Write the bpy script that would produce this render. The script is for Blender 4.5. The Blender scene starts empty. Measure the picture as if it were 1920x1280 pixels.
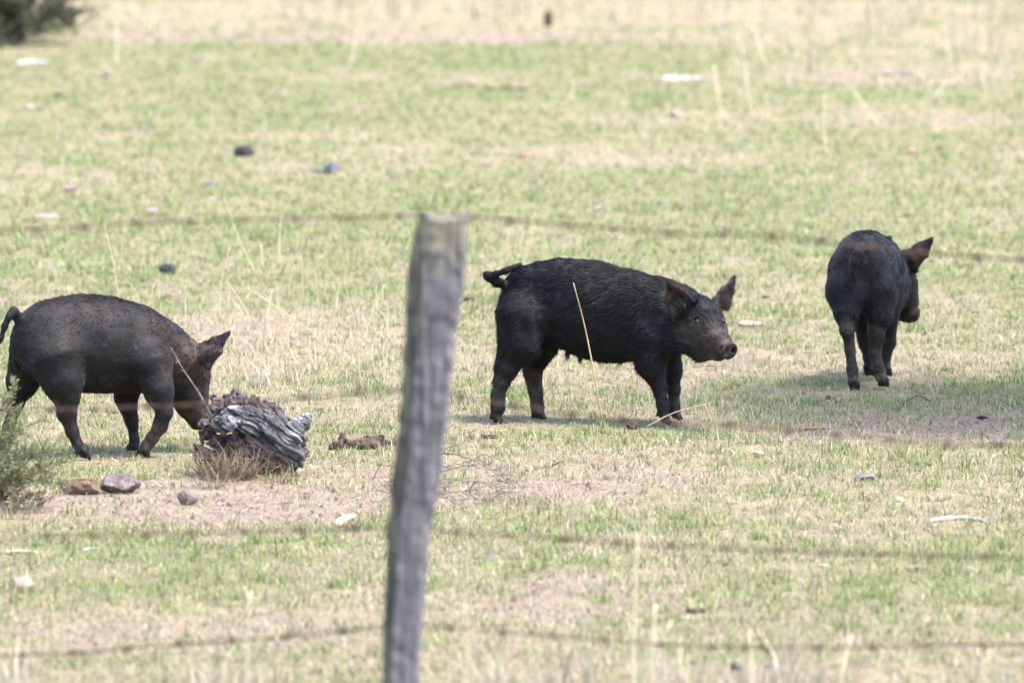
import bpy, math, random
import numpy as np
from mathutils import Vector

# ------------------------------------------------------------------ camera, sky, sun, exposure
scene = bpy.context.scene
COL = scene.collection
F, CX, CY = 16000.0, 960.0, 640.0            # photograph 1920x1280 seen through a 300 mm lens
PITCH = math.radians(4.8)
FOCUS = 29.9
H = 30.0 * math.tan(PITCH + math.atan((795 - CY) / F))
SUN_EL, SUN_AZ = math.radians(68), math.radians(118)      # azimuth clockwise from +Y (view direction)

cam_d = bpy.data.cameras.new('camera'); cam = bpy.data.objects.new('camera', cam_d); COL.objects.link(cam)
cam.location = (0, 0, H); cam.rotation_euler = (math.pi / 2 - PITCH, 0, 0)
cam_d.sensor_width = 36; cam_d.lens = 300; cam_d.clip_start = 0.5; cam_d.clip_end = 6000
cam_d.dof.use_dof = True; cam_d.dof.focus_distance = FOCUS; cam_d.dof.aperture_fstop = 4.8
scene.camera = cam

world = bpy.data.worlds.new('World'); scene.world = world; world.use_nodes = True
wn = world.node_tree; wn.nodes.clear()
sky = wn.nodes.new('ShaderNodeTexSky'); sky.sky_type = 'NISHITA'; sky.sun_disc = False
sky.sun_elevation = SUN_EL; sky.sun_rotation = SUN_AZ; sky.dust_density = 2.5; sky.air_density = 1.0
bg = wn.nodes.new('ShaderNodeBackground'); bg.inputs['Strength'].default_value = 0.15
wo = wn.nodes.new('ShaderNodeOutputWorld')
wn.links.new(sky.outputs[0], bg.inputs[0]); wn.links.new(bg.outputs[0], wo.inputs[0])

SUN = np.array([math.sin(SUN_AZ) * math.cos(SUN_EL), math.cos(SUN_AZ) * math.cos(SUN_EL), math.sin(SUN_EL)])
sun_d = bpy.data.lights.new('sun', 'SUN'); sun_d.energy = 1.8; sun_d.angle = math.radians(12); sun_d.color = (1, 0.97, 0.94)
sun = bpy.data.objects.new('sun', sun_d); COL.objects.link(sun)
sun.rotation_euler = Vector(SUN).to_track_quat('Z', 'Y').to_euler()

scene.view_settings.view_transform = 'Standard'; scene.view_settings.look = 'None'
scene.view_settings.gamma = 1.0; scene.view_settings.use_curve_mapping = False
scene.view_settings.exposure = 2.08
scene.render.engine = 'CYCLES'
scene.cycles.use_denoising = True; scene.cycles.use_adaptive_sampling = False
scene.cycles.max_bounces = 5; scene.cycles.diffuse_bounces = 3; scene.cycles.transmission_bounces = 3

rng = np.random.default_rng(11)
random.seed(11)

# ------------------------------------------------------------------ pixel -> place helpers
CAM = np.array([0, 0, H])
FWD = np.array([0, math.cos(PITCH), -math.sin(PITCH)]); UPV = np.array([0, math.sin(PITCH), math.cos(PITCH)])
def ray(u, v):
    return FWD + np.array([1, 0, 0]) * ((u - CX) / F) - UPV * ((v - CY) / F)
def P(u, v, Y):
    r = ray(u, v); return CAM + r * (Y / r[1])
def G(u, v):                                   # pixel on the ground plane
    r = ray(u, v); return CAM + r * (-H / r[2])
def GY(v): return float(G(960, v)[1])
def project(p):
    q = p - CAM
    d = q @ FWD
    return CX + F * q[..., 0] / d, CY - F * (q @ UPV) / d
def M(px, Y): return px * Y / F                # pixels to metres at distance Y

# ------------------------------------------------------------------ numpy noise
def _h(ix, iy, iz, seed):
    n = (ix * 374761393 + iy * 668265263 + iz * 2147483647 + seed * 1274126177) & 0xffffffff
    n = ((n ^ (n >> 13)) * 1274126177) & 0xffffffff
    n = ((n ^ (n >> 16)) * 2246822519) & 0xffffffff
    return ((n ^ (n >> 15)) & 0xffffff) / float(0xffffff)
def vnoise(x, y, z=0.0, seed=0):
    x, y, z = np.broadcast_arrays(np.asarray(x, float), np.asarray(y, float), np.asarray(z, float))
    ix, iy, iz = (np.floor(a).astype(np.int64) for a in (x, y, z))
    fx, fy, fz = x - ix, y - iy, z - iz
    fx, fy, fz = (a * a * (3 - 2 * a) for a in (fx, fy, fz))
    r = 0
    for dx in (0, 1):
        for dy in (0, 1):
            for dz in (0, 1):
                w = (fx if dx else 1 - fx) * (fy if dy else 1 - fy) * (fz if dz else 1 - fz)
                r = r + w * _h(ix + dx, iy + dy, iz + dz, seed)
    return r
def fbm(x, y, z=0.0, seed=0, octs=4):
    r, a, t = 0, 0.5, 0
    for o in range(octs):
        k = 2 ** o
        r = r + a * vnoise(x * k, y * k, np.asarray(z) * k, seed + o * 17); t += a; a *= 0.55
    return r / t
def sstep(a, b, x):
    t = np.clip((x - a) / (b - a), 0, 1); return t * t * (3 - 2 * t)

# ------------------------------------------------------------------ object helpers
def tag(o, label=None, cat=None, group=None, kind=None):
    if label: o['label'] = label
    if cat: o['category'] = cat
    if group: o['group'] = group
    if kind: o['kind'] = kind
    return o
def link(o, parent=None):
    COL.objects.link(o)
    if parent is not None: o.parent = parent
    return o
def empty(name, loc=(0, 0, 0)):
    o = bpy.data.objects.new(name, None); o.location = loc; o.empty_display_size = 0.1
    COL.objects.link(o); return o
def mesh_obj(name, verts, faces, mat, parent=None, smooth=True, origin=None, col=None, face_sizes=None):
    """verts in world coordinates; origin = where the object sits"""
    verts = np.asarray(verts, float)
    if parent is not None and origin is None: origin = np.array(parent.location)
    if origin is None: origin = np.zeros(3)
    origin = np.asarray(origin, float)
    me = bpy.data.meshes.new(name)
    loc = verts - origin
    if isinstance(faces, np.ndarray):
        nf, k = faces.shape
        me.vertices.add(len(loc)); me.vertices.foreach_set('co', loc.ravel().astype(np.float32))
        me.loops.add(nf * k); me.loops.foreach_set('vertex_index', faces.ravel().astype(np.int32))
        me.polygons.add(nf); me.polygons.foreach_set('loop_start', (np.arange(nf) * k).astype(np.int32))
        me.update(calc_edges=True)
    else:
        me.from_pydata([tuple(p) for p in loc], [], [tuple(f) for f in faces]); me.update()
    if col is not None:
        at = me.color_attributes.new('Col', 'FLOAT_COLOR', 'POINT')
        c = np.ones((len(loc), 4), np.float32); c[:, :3] = col; at.data.foreach_set('color', c.ravel())
    if smooth: me.polygons.foreach_set('use_smooth', np.ones(len(me.polygons), bool))
    if mat is not None: me.materials.append(mat)
    o = bpy.data.objects.new(name, me)
    if parent is not None:
        o.location = origin - np.array(parent.location); link(o, parent)
    else:
        o.location = origin; link(o)
    return o

# ------------------------------------------------------------------ materials
def new_mat(name):
    m = bpy.data.materials.new(name); m.use_nodes = True
    nt = m.node_tree; b = nt.nodes['Principled BSDF']
    return m, nt, b
def node(nt, typ, **kw):
    n = nt.nodes.new(typ)
    for k, v in kw.items():
        if k in n.inputs: n.inputs[k].default_value = v
        else: setattr(n, k, v)
    return n
def ramp(nt, stops):
    r = nt.nodes.new('ShaderNodeValToRGB')
    e = r.color_ramp.elements
    while len(e) < len(stops): e.new(0.5)
    for i, (p, c) in enumerate(stops):
        e[i].position = p; e[i].color = (*c, 1)
    return r
def stone_mat(name, c1, c2, c3=None, scale=14, rough=0.85, bump=0.5):
    m, nt, b = new_mat(name)
    tc = node(nt, 'ShaderNodeTexCoord')
    n1 = node(nt, 'ShaderNodeTexNoise', Scale=scale, Detail=8.0, Roughness=0.65)
    n2 = node(nt, 'ShaderNodeTexNoise', Scale=scale * 7, Detail=4.0)
    r = ramp(nt, [(0.3, c1), (0.52, c2), (0.72, c3 or c2)])
    mx = node(nt, 'ShaderNodeMixRGB', blend_type='MULTIPLY', Fac=0.6)
    r2 = ramp(nt, [(0.3, (0.5, 0.5, 0.5)), (0.65, (1.15, 1.15, 1.15))])
    bp = node(nt, 'ShaderNodeBump', Strength=bump, Distance=0.01)
    L = nt.links.new
    L(tc.outputs['Object'], n1.inputs['Vector']); L(tc.outputs['Object'], n2.inputs['Vector'])
    L(n1.outputs['Fac'], r.inputs[0]); L(n2.outputs['Fac'], r2.inputs[0])
    L(r.outputs[0], mx.inputs[1]); L(r2.outputs[0], mx.inputs[2]); L(mx.outputs[0], b.inputs['Base Color'])
    L(n1.outputs['Fac'], bp.inputs['Height']); L(bp.outputs[0], b.inputs['Normal'])
    b.inputs['Roughness'].default_value = rough
    return m
def col_mat(name, rough=0.8, transl=0.0, spec=0.3, noise=None, bump=0.0):
    """colour from the mesh attribute Col, broken up with noise"""
    m, nt, b = new_mat(name)
    L = nt.links.new
    at = node(nt, 'ShaderNodeAttribute', attribute_name='Col')
    src = at.outputs['Color']
    if noise:
        g = node(nt, 'ShaderNodeTexCoord')
        n = node(nt, 'ShaderNodeTexNoise', Scale=noise, Detail=6.0, Roughness=0.7)
        L(g.outputs['Object'], n.inputs['Vector'])
        r = ramp(nt, [(0.3, (0.55, 0.55, 0.55)), (0.7, (1.4, 1.4, 1.4))])
        L(n.outputs['Fac'], r.inputs[0])
        mx = node(nt, 'ShaderNodeMixRGB', blend_type='MULTIPLY', Fac=1.0)
        L(src, mx.inputs[1]); L(r.outputs[0], mx.inputs[2]); src = mx.outputs[0]
        if bump:
            bp = node(nt, 'ShaderNodeBump', Strength=bump, Distance=0.01)
            L(n.outputs['Fac'], bp.inputs['Height']); L(bp.outputs[0], b.inputs['Normal'])
    L(src, b.inputs['Base Color'])
    b.inputs['Roughness'].default_value = rough
    b.inputs['Specular IOR Level'].default_value = spec
    if transl:
        tr = node(nt, 'ShaderNodeBsdfTranslucent'); L(src, tr.inputs['Color'])
        mix = node(nt, 'ShaderNodeMixShader', Fac=transl)
        out = nt.nodes['Material Output']
        L(b.outputs[0], mix.inputs[1]); L(tr.outputs[0], mix.inputs[2]); L(mix.outputs[0], out.inputs['Surface'])
    return m

# ------------------------------------------------------------------ the ground
def gz(x, y):
    a = (fbm(x * 0.9, y * 0.9, 3.0, 5, 3) - 0.5) * 0.03 + (fbm(x * 5, y * 5, 1.0, 9, 2) - 0.5) * 0.012
    return a * np.exp(-((np.abs(x) / 40) ** 2)) 
def on_ground(u, v):
    p = G(u, v); p[2] = float(gz(p[0], p[1])); return p

# areas read from the photograph: (u, v, half width, half height, amount)
BARE = [(700, 70, 620, 14, 1.0), (260, 62, 140, 12, .7), (330, 945, 420, 42, 1.0), (700, 920, 220, 45, .6), (1090, 900, 250, 42, .75),
        (1120, 1125, 300, 46, .65), (520, 1180, 330, 40, .55), (200, 1190, 200, 40, .5), (1330, 680, 220, 26, .55),
        (1760, 690, 200, 26, .4), (1800, 800, 260, 26, .6), (1560, 812, 240, 16, .5), (1680, 140, 260, 20, .7), (1180, 300, 140, 14, .5),
        (1700, 225, 200, 14, .5), (450, 640, 150, 45, .5), (60, 560, 90, 25, .6), (1440, 960, 90, 22, .4),
        (1600, 985, 110, 16, .5), (640, 300, 60, 10, .3), (1290, 1090, 110, 40, .5), (1850, 90, 90, 16, .4), (900, 800, 60, 12, .3)]
DRY = [(1600, 785, 400, 55, .55), (960, 25, 1100, 30, .8), (1640, 90, 380, 60, .5), (1500, 225, 500, 25, .45), (1150, 295, 320, 25, .5), (520, 640, 270, 70, .7),
       (1100, 690, 420, 45, .5), (1650, 690, 330, 40, .45), (500, 770, 300, 40, .35), (1200, 880, 420, 60, .55), (700, 910, 420, 45, .6),
       (1600, 960, 300, 50, .35), (600, 1180, 620, 70, .5), (1350, 1150, 500, 80, .35), (960, 1270, 1100, 32, .7), (300, 860, 200, 30, .3),
       (800, 285, 200, 14, .4), (80, 430, 120, 25, .25), (1500, 560, 250, 30, .2), (620, 420, 300, 14, .15)]
GREEN = [(1000, 112, 950, 26, .6), (700, 200, 700, 45, .45), (1050, 190, 300, 40, .5), (300, 450, 600, 70, .4), (1000, 380, 700, 50, .4), (1500, 420, 400, 60, .45),
         (420, 1035, 360, 26, .7), (1640, 870, 330, 30, .45), (1130, 820, 250, 20, .5), (420, 855, 140, 30, .4), (1500, 910, 220, 30, .25),
         (1000, 990, 220, 26, .45), (1560, 1110, 300, 40, .35), (330, 1100, 330, 40, .25), (1250, 985, 120, 20, .5), (1500, 610, 280, 40, .3), (1180, 480, 200, 30, .5)]
def blobs(lst, u, v, nz):
    r = 0
    for (bu, bv, su, sv, a) in lst:
        d = ((u - bu) / su) ** 2 + ((v - bv) / sv) ** 2
        r = np.maximum(r, a * (1 - sstep(0.35, 1.5, d + (nz - 0.5) * 1.1)))
    return r
def fields(x, y):
    pts = np.stack([x, y, np.zeros_like(x)], -1)
    yy = np.maximum(pts[..., 1], 8); pts[..., 1] = yy
    u, v = project(pts)
    n1 = fbm(x * 2.2, y * 1.3, 0.5, 21, 4); n2 = fbm(x * 7.5, y * 4.5, 2.5, 33, 3); n3 = fbm(x * 0.7, y * 0.35, 7.5, 40, 3)
    b, d, g = blobs(BARE, u, v, n1), blobs(DRY, u, v, n1), blobs(GREEN, u, v, n1)
    bare = np.clip(b + (n2 - 0.5) * 1.7 + (n1 - 0.5) * 1.0 - 0.25 - 0.35 * g, 0, 1)
    dry = np.clip(0.24 + 0.75 * d - 0.45 * g + 0.3 * b + (n1 - 0.5) * 1.1 + (n2 - 0.5) * 1.2 + (n3 - 0.5) * 0.6, 0, 1)
    return bare, dry

def ground_material():
    m, nt, b = new_mat('paddock_soil'); L = nt.links.new
    at = node(nt, 'ShaderNodeAttribute', attribute_name='Col')
    g = node(nt, 'ShaderNodeNewGeometry')
    n1 = node(nt, 'ShaderNodeTexNoise', Scale=38.0, Detail=9.0, Roughness=0.7)
    n2 = node(nt, 'ShaderNodeTexNoise', Scale=240.0, Detail=4.0, Roughness=0.6)
    n3 = node(nt, 'ShaderNodeTexNoise', Scale=6.0, Detail=5.0)
    for n in (n1, n2, n3): L(g.outputs['Position'], n.inputs['Vector'])
    r1 = ramp(nt, [(0.32, (0.5, 0.45, 0.42)), (0.5, (1, 1, 1)), (0.68, (1.35, 1.3, 1.22))])
    r2 = ramp(nt, [(0.35, (0.55, 0.53, 0.52)), (0.65, (1.35, 1.35, 1.3))])
    r3 = ramp(nt, [(0.35, (0.85, 0.8, 0.8)), (0.65, (1.1, 1.08, 1.02))])
    L(n1.outputs['Fac'], r1.inputs[0]); L(n2.outputs['Fac'], r2.inputs[0]); L(n3.outputs['Fac'], r3.inputs[0])
    cur = at.outputs['Color']
    for r in (r1, r2, r3):
        mx = node(nt, 'ShaderNodeMixRGB', blend_type='MULTIPLY', Fac=0.9)
        L(cur, mx.inputs[1]); L(r.outputs[0], mx.inputs[2]); cur = mx.outputs[0]
    L(cur, b.inputs['Base Color']); b.inputs['Roughness'].default_value = 0.95; b.inputs['Specular IOR Level'].default_value = 0.15
    bp = node(nt, 'ShaderNodeBump', Strength=0.9, Distance=0.02); L(n1.outputs['Fac'], bp.inputs['Height']); L(bp.outputs[0], b.inputs['Normal'])
    return m

def build_ground():
    xs = np.concatenate([[-4000, -900, -250, -80, -30, -14], np.arange(-8.46, 8.47, 0.09), [14, 30, 80, 250, 900, 4000]])
    ys = np.concatenate([[-400, -60, 0, 8, 12], np.arange(15, 68, 0.09), [75, 100, 200, 800, 4500]])
    X, Yg = np.meshgrid(xs, ys)
    x, y = X.ravel(), Yg.ravel()
    z = gz(x, y)
    far = (np.abs(x) > 9) | (y < 14) | (y > 69); z = np.where(far, 0, z)
    bare, dry = fields(x, y)
    z = z - 0.008 * bare * (~far)
    thatch = np.array([0.205, 0.20, 0.115]); straw = np.array([0.33, 0.272, 0.19]); soil = np.array([0.30, 0.235, 0.20])
    c = thatch * (1 - dry)[:, None] + straw * dry[:, None]
    c = c * (1 - bare)[:, None] + soil * bare[:, None]
    nx, ny = len(xs), len(ys)
    i = np.arange(nx * ny).reshape(ny, nx)
    f = np.stack([i[:-1, :-1], i[:-1, 1:], i[1:, 1:], i[1:, :-1]], -1).reshape(-1, 4)
    o = mesh_obj('ground', np.stack([x, y, z], -1), f, ground_material(), col=c)
    tag(o, 'grazed paddock ground of pinkish soil and short turf', kind='structure')
build_ground()

# ------------------------------------------------------------------ grass and litter (stuff)
def blades(x, y, length, width, lean, az, col, three=True, droop=0.5, z0=None):
    n = len(x)
    z = gz(x, y) - 0.003 if z0 is None else z0
    base = np.stack([x, y, z], -1)
    d = np.stack([np.cos(az), np.sin(az), np.zeros(n)], -1)
    s = np.stack([-np.sin(az), np.cos(az), np.zeros(n)], -1)
    tw = rng.uniform(-1, 1, n)[:, None]
    s = s * np.cos(tw) + d * np.sin(tw)
    up = np.array([0, 0, 1.0])
    ca, sa = np.cos(lean)[:, None], np.sin(lean)[:, None]
    l = length[:, None]; w = width[:, None] * 0.5
    mid = base + (up * ca + d * sa) * l * 0.55
    l2 = np.clip(lean + droop * rng.uniform(0.2, 1.3, n), 0, 1.62)[:, None]
    tip = mid + (up * np.cos(l2) + d * np.sin(l2)) * l * 0.45
    if three:
        v = np.stack([base - s * w, base + s * w, mid + s * w * 0.8, mid - s * w * 0.8, tip], 1).reshape(-1, 3)
        i = np.arange(n)[:, None] * 5
        f = np.concatenate([i + np.array([[0, 1, 2]]), i + np.array([[0, 2, 3]]), i + np.array([[3, 2, 4]])], 0)
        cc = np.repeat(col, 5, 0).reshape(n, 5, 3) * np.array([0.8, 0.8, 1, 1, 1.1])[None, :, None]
        return v, f, cc.reshape(-1, 3)
    v = np.stack([base - s * w * 1.2, base + s * w * 1.2, tip], 1).reshape(-1, 3)
    f = np.arange(n * 3).reshape(n, 3)
    return v, f, np.repeat(col, 3, 0)

def merge(parts):
    vs, fs, cs, k = [], [], [], 0
    for v, f, c in parts:
        vs.append(v); fs.append(f + k); cs.append(c); k += len(v)
    return np.concatenate(vs), np.concatenate(fs), np.concatenate(cs)

def sample_ground(n, y0, y1, power, margin, outer=0.0):
    y = rng.uniform(0, 1, n)
    # density ~ (0.06 y + margin) * y^-power by rejection
    out_x, out_y = [], []
    tot = 0
    while tot < n:
        y = rng.uniform(y0, y1, n); w = (0.06 * y + margin) * y ** (-power)
        keep = rng.uniform(0, 1, n) < w / w.max(); y = y[keep]
        x = rng.uniform(-1, 1, len(y)) * (0.06 * y + margin)
        if outer:
            x = np.sign(x) * (0.06 * y + margin - .02 + rng.uniform(0, 1, len(y)) * outer)
        out_x.append(x); out_y.append(y); tot += len(y)
    return np.concatenate(out_x)[:n], np.concatenate(out_y)[:n]

HOOVES = np.array([G(u, v)[:2] for u, v in [(931, 795), (1013, 790), (1246, 795), (1267, 788), (158, 860), (8, 845), (252, 852), (268, 856), (1602, 732), (1655, 722), (1630, 706), (1661, 706)]])
def trample(x, y):
    r = np.ones_like(x)
    for hx, hy in HOOVES: r = np.minimum(r, .55 + .45 * sstep(.1, .45, np.sqrt(((x - hx) * 1.6) ** 2 + (y - hy + .12) ** 2)))
    return r
GREENS = np.array([[.175, .22, .068], [.215, .26, .09], [.145, .192, .065], [.28, .30, .135], [.195, .245, .095]])
STRAWS = np.array([[.47, .395, .285], [.39, .315, .235], [.54, .47, .35], [.30, .235, .185], [.44, .395, .26]])
def build_grass():
    mg = col_mat('grass_blade', rough=0.65, transl=0.32, spec=0.25)
    # green turf grows in little tufts
    def turf(nt, y0, y1, per, three, wmul, hmul, outer=0.0):
        cx, cy = sample_ground(nt, y0, y1, 1.3, 0.95, outer)
        bare, dry = fields(cx, cy)
        keep = rng.uniform(0, 1, nt) < np.clip(1.08 - bare * 1.5, 0.01, 1) * np.clip(1.15 - 0.75 * dry, 0.12, 1)
        cx, cy, dry = cx[keep], cy[keep], dry[keep]
        n = len(cx)
        hh = (0.6 + 0.8 * fbm(cx * 3.1, cy * 2.0, 4.4, 61, 3)) * rng.uniform(0.6, 1.35, n) * (1 - 0.35 * dry) * trample(cx, cy)
        tone = rng.integers(0, len(GREENS), n)
        mixd = np.clip(0.08 + dry * 0.58 + rng.normal(0, 0.14, n), 0, 0.85)
        x = np.repeat(cx, per) + rng.normal(0, 0.013, n * per); y = np.repeat(cy, per) + rng.normal(0, 0.013, n * per)
        k = n * per
        isdry = rng.uniform(0, 1, k) < np.repeat(mixd, per)
        col = GREENS[np.repeat(tone, per)] * rng.uniform(0.55, 1.6, (k, 1))
        col = np.where(isdry[:, None], STRAWS[rng.integers(0, len(STRAWS), k)] * rng.uniform(0.6, 1.3, (k, 1)), col)
        return blades(x, y, np.repeat(hh, per) * rng.uniform(0.016, 0.050, k) * hmul, rng.uniform(0.0022, 0.0042, k) * wmul,
                      np.abs(rng.normal(0.55, 0.38, k)), rng.uniform(0, 6.283, k), col, three)
    def thatch(n, y0, y1, three, wmul, outer=0.0):
        x, y = sample_ground(n, y0, y1, 1.3, 0.95, outer)
        bare, dry = fields(x, y)
        keep = rng.uniform(0, 1, n) < np.clip(0.14 + dry * 0.95, 0, 1) * np.clip(1.1 - 0.2 * bare, 0.3, 1)
        x, y, bare = x[keep], y[keep], bare[keep]; k = len(x)
        flat = rng.uniform(0, 1, k) < 0.35 + 0.6 * bare
        lean = np.where(flat, rng.uniform(1.2, 1.56, k), np.abs(rng.normal(0.8, 0.4, k)))
        ln = np.where(flat, rng.uniform(0.012, 0.07, k), rng.uniform(0.012, 0.045, k) * trample(x, y))
        col = STRAWS[rng.integers(0, len(STRAWS), k)] * rng.uniform(0.35, 1.3, (k, 1))
        brn = rng.uniform(0, 1, k) < bare * .55; col[brn] = np.array([.21, .145, .115]) * rng.uniform(.5, 1.7, (int(brn.sum()), 1))
        return blades(x, y, ln, rng.uniform(0.0016, 0.0034, k) * wmul, lean, rng.uniform(0, 6.283, k), col, three, droop=0.25,
                      z0=gz(x, y) + np.where(flat, 0.002, -0.003) - 0.006 * bare)
    v, f, c = merge([turf(44000, 18, 37, 9, True, 1.0, 1.0), turf(38000, 37, 66, 7, False, 1.7, 1.1), turf(46000, 18, 66, 7, False, 1.6, 1.1, 3.6)])
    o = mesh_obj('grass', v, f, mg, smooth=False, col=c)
    tag(o, 'short pale green grazed grass covering the paddock', 'grass', kind='stuff')
    v, f, c = merge([thatch(380000, 18, 37, True, 1.0), thatch(210000, 37, 66, False, 1.7), thatch(260000, 18, 66, False, 1.6, 3.6)])
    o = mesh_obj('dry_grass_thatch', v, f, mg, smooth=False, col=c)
    tag(o, 'straw coloured dead grass littering the bare patches of paddock', 'dry grass', kind='stuff')
    # crumbs of soil and dead leaf on the bare ground
    n = 120000; x, y = sample_ground(n, 18, 66, 1.5, .95); bare, dry = fields(x, y)
    keep = rng.uniform(0, 1, n) < np.clip(bare * 1.1, .05, 1); x, y, bare = x[keep], y[keep], bare[keep]; k = len(x)
    r = (.0025 + .0075 * rng.uniform(0, 1, k) ** 3)[:, None] * (1 + (y > 38) * .5)[:, None]
    c0 = np.stack([x, y, gz(x, y) - .006 * bare + r[:, 0] * .4], -1)
    o4 = np.array([[1, 0, -.5], [-.5, .87, -.5], [-.5, -.87, -.5], [0, 0, .8]])
    V = c0[:, None, :] + r[:, :, None] * (o4[None] + rng.normal(0, .35, (k, 4, 3)))
    f = (np.arange(k)[:, None, None] * 4 + np.array([[0, 1, 3], [1, 2, 3], [2, 0, 3]])[None]).reshape(-1, 3)
    cl = np.array([[.20, .135, .11], [.12, .085, .075], [.42, .33, .29], [.30, .22, .18], [.09, .07, .065]])[rng.integers(0, 5, k)]
    o = mesh_obj('soil_crumbs', V.reshape(-1, 3), f, mg, smooth=False, col=np.repeat(cl, 4, 0))
    tag(o, 'small crumbs of soil and leaf litter scattered on bare ground', 'soil', kind='stuff')
    return mg
M_GRASS = build_grass()

# ------------------------------------------------------------------ implicit surfaces -> one continuous mesh
class Field:
    def __init__(self, lo, hi, h):
        self.h = h; self.lo = np.array(lo) - 4 * h
        self.n = np.ceil((np.array(hi) + 4 * h - self.lo) / h).astype(int) + 1
        self.ax = [self.lo[i] + h * np.arange(self.n[i]) for i in range(3)]
        self.d = np.full(tuple(self.n), 0.5)
    def region(self, lo, hi):
        s = []
        for i in range(3):
            a = int(max(0, math.floor((lo[i] - self.lo[i]) / self.h))); b = int(min(self.n[i], math.ceil((hi[i] - self.lo[i]) / self.h) + 1))
            if b <= a: return None, None
            s.append(slice(a, b))
        g = np.meshgrid(*[self.ax[i][s[i]] for i in range(3)], indexing='ij')
        return tuple(s), np.stack(g, -1)
    def add(self, fn, lo, hi, k=0.02, sub=False):
        pad = max(k, 0.02) + 0.05
        s, p = self.region(np.array(lo) - pad, np.array(hi) + pad)
        if s is None: return
        b = fn(p); a = self.d[s]
        if sub:
            b = -b
            hh = np.clip(0.5 - 0.5 * (b - a) / k, 0, 1)
            self.d[s] = a * hh + b * (1 - hh) + k * hh * (1 - hh) if False else np.maximum(a, b)
        else:
            hh = np.clip(0.5 + 0.5 * (b - a) / k, 0, 1)
            self.d[s] = b * (1 - hh) + a * hh - k * hh * (1 - hh)
    def displace(self, fn):
        m = np.abs(self.d) < 0.06
        g = np.stack(np.meshgrid(*self.ax, indexing='ij'), -1)[m]
        self.d[m] += fn(g)
    def mesh(self):
        d = self.d; ins = d < 0
        nx, ny, nz = d.shape
        cells = np.zeros((nx - 1, ny - 1, nz - 1), int)
        cs = [(a, b, c) for a in (0, 1) for b in (0, 1) for c in (0, 1)]
        def sh(a, o): return a[o[0]:nx - 1 + o[0], o[1]:ny - 1 + o[1], o[2]:nz - 1 + o[2]]
        for o in cs: cells += sh(ins, o)
        act = (cells > 0) & (cells < 8)
        idx = np.full(act.shape, -1, np.int64); I = np.argwhere(act); idx[act] = np.arange(len(I))
        val = {o: sh(d, o)[act] for o in cs}
        acc = np.zeros((len(I), 3)); cnt = np.zeros(len(I))
        for i, o in enumerate(cs):
            for q in cs[i + 1:]:
                if sum(abs(o[j] - q[j]) for j in range(3)) != 1: continue
                a, b = val[o], val[q]; m = (a < 0) != (b < 0)
                t = np.where(m, a / np.where(m, a - b, 1), 0)[:, None]
                acc += np.where(m[:, None], np.array(o) * (1 - t) + np.array(q) * t, 0); cnt += m
        V = self.lo + self.h * (I + acc / cnt[:, None])
        Fs = []
        for axis in range(3):
            o = [0, 0, 0]; o[axis] = 1
            A = ins[:nx - o[0], :ny - o[1], :nz - o[2]]; B = ins[o[0]:, o[1]:, o[2]:]
            E = np.argwhere(A != B); fl = A[A != B]
            j, k = (axis + 1) % 3, (axis + 2) % 3
            ok = (E[:, j] > 0) & (E[:, k] > 0) & (E[:, j] < d.shape[j] - 1) & (E[:, k] < d.shape[k] - 1)
            E, fl = E[ok], fl[ok]
            ej = np.zeros(3, int); ej[j] = 1; ek = np.zeros(3, int); ek[k] = 1
            q = np.stack([idx[tuple((E - ej - ek).T)], idx[tuple((E - ek).T)], idx[tuple(E.T)], idx[tuple((E - ej).T)]], -1)
            q[~fl] = q[~fl][:, ::-1]
            Fs.append(q)
        return V, np.concatenate(Fs)

def cone(a, b, ra, rb, lat=None, w=1.0):
    a, b = np.array(a, float), np.array(b, float)
    def st(q):
        return q if lat is None else q + np.multiply.outer(q @ lat, lat) * (1 / w - 1)
    ab = st(b - a); L2 = max(ab @ ab, 1e-9)
    def fn(p):
        q = st(p - a); t = np.clip((q @ ab) / L2, 0, 1)
        return np.linalg.norm(q - t[..., None] * ab, axis=-1) - (ra + t * (rb - ra))
    r = max(ra, rb); return fn, np.minimum(a, b) - r, np.maximum(a, b) + r
def tri(a, b, c, r):
    a, b, c = (np.array(x, float) for x in (a, b, c))
    ba, cb, ac = b - a, c - b, a - c; n = np.cross(ba, ac)
    def fn(p):
        pa, pb, pc = p - a, p - b, p - c
        s = np.sign(pa @ np.cross(ba, n)) + np.sign(pb @ np.cross(cb, n)) + np.sign(pc @ np.cross(ac, n))
        def e(x, y):
            t = np.clip((y @ x) / (x @ x), 0, 1)[..., None]; return ((x * t - y) ** 2).sum(-1)
        ed = np.minimum(np.minimum(e(ba, pa), e(cb, pb)), e(ac, pc))
        pl = (pa @ n) ** 2 / (n @ n)
        return np.sqrt(np.where(s < 2, ed, pl)) - r
    st_ = np.stack([a, b, c]); return fn, st_.min(0) - r, st_.max(0) + r
def disc(c, n, r, hh, rd):
    c = np.array(c, float); n = np.array(n, float) / np.linalg.norm(n)
    def fn(p):
        q = p - c; z = q @ n; rho = np.sqrt(np.maximum((q ** 2).sum(-1) - z * z, 0))
        dx, dz = rho - r + rd, np.abs(z) - hh + rd
        return np.minimum(np.maximum(dx, dz), 0) + np.sqrt(np.maximum(dx, 0) ** 2 + np.maximum(dz, 0) ** 2) - rd
    return fn, c - r - hh, c + r + hh

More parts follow.
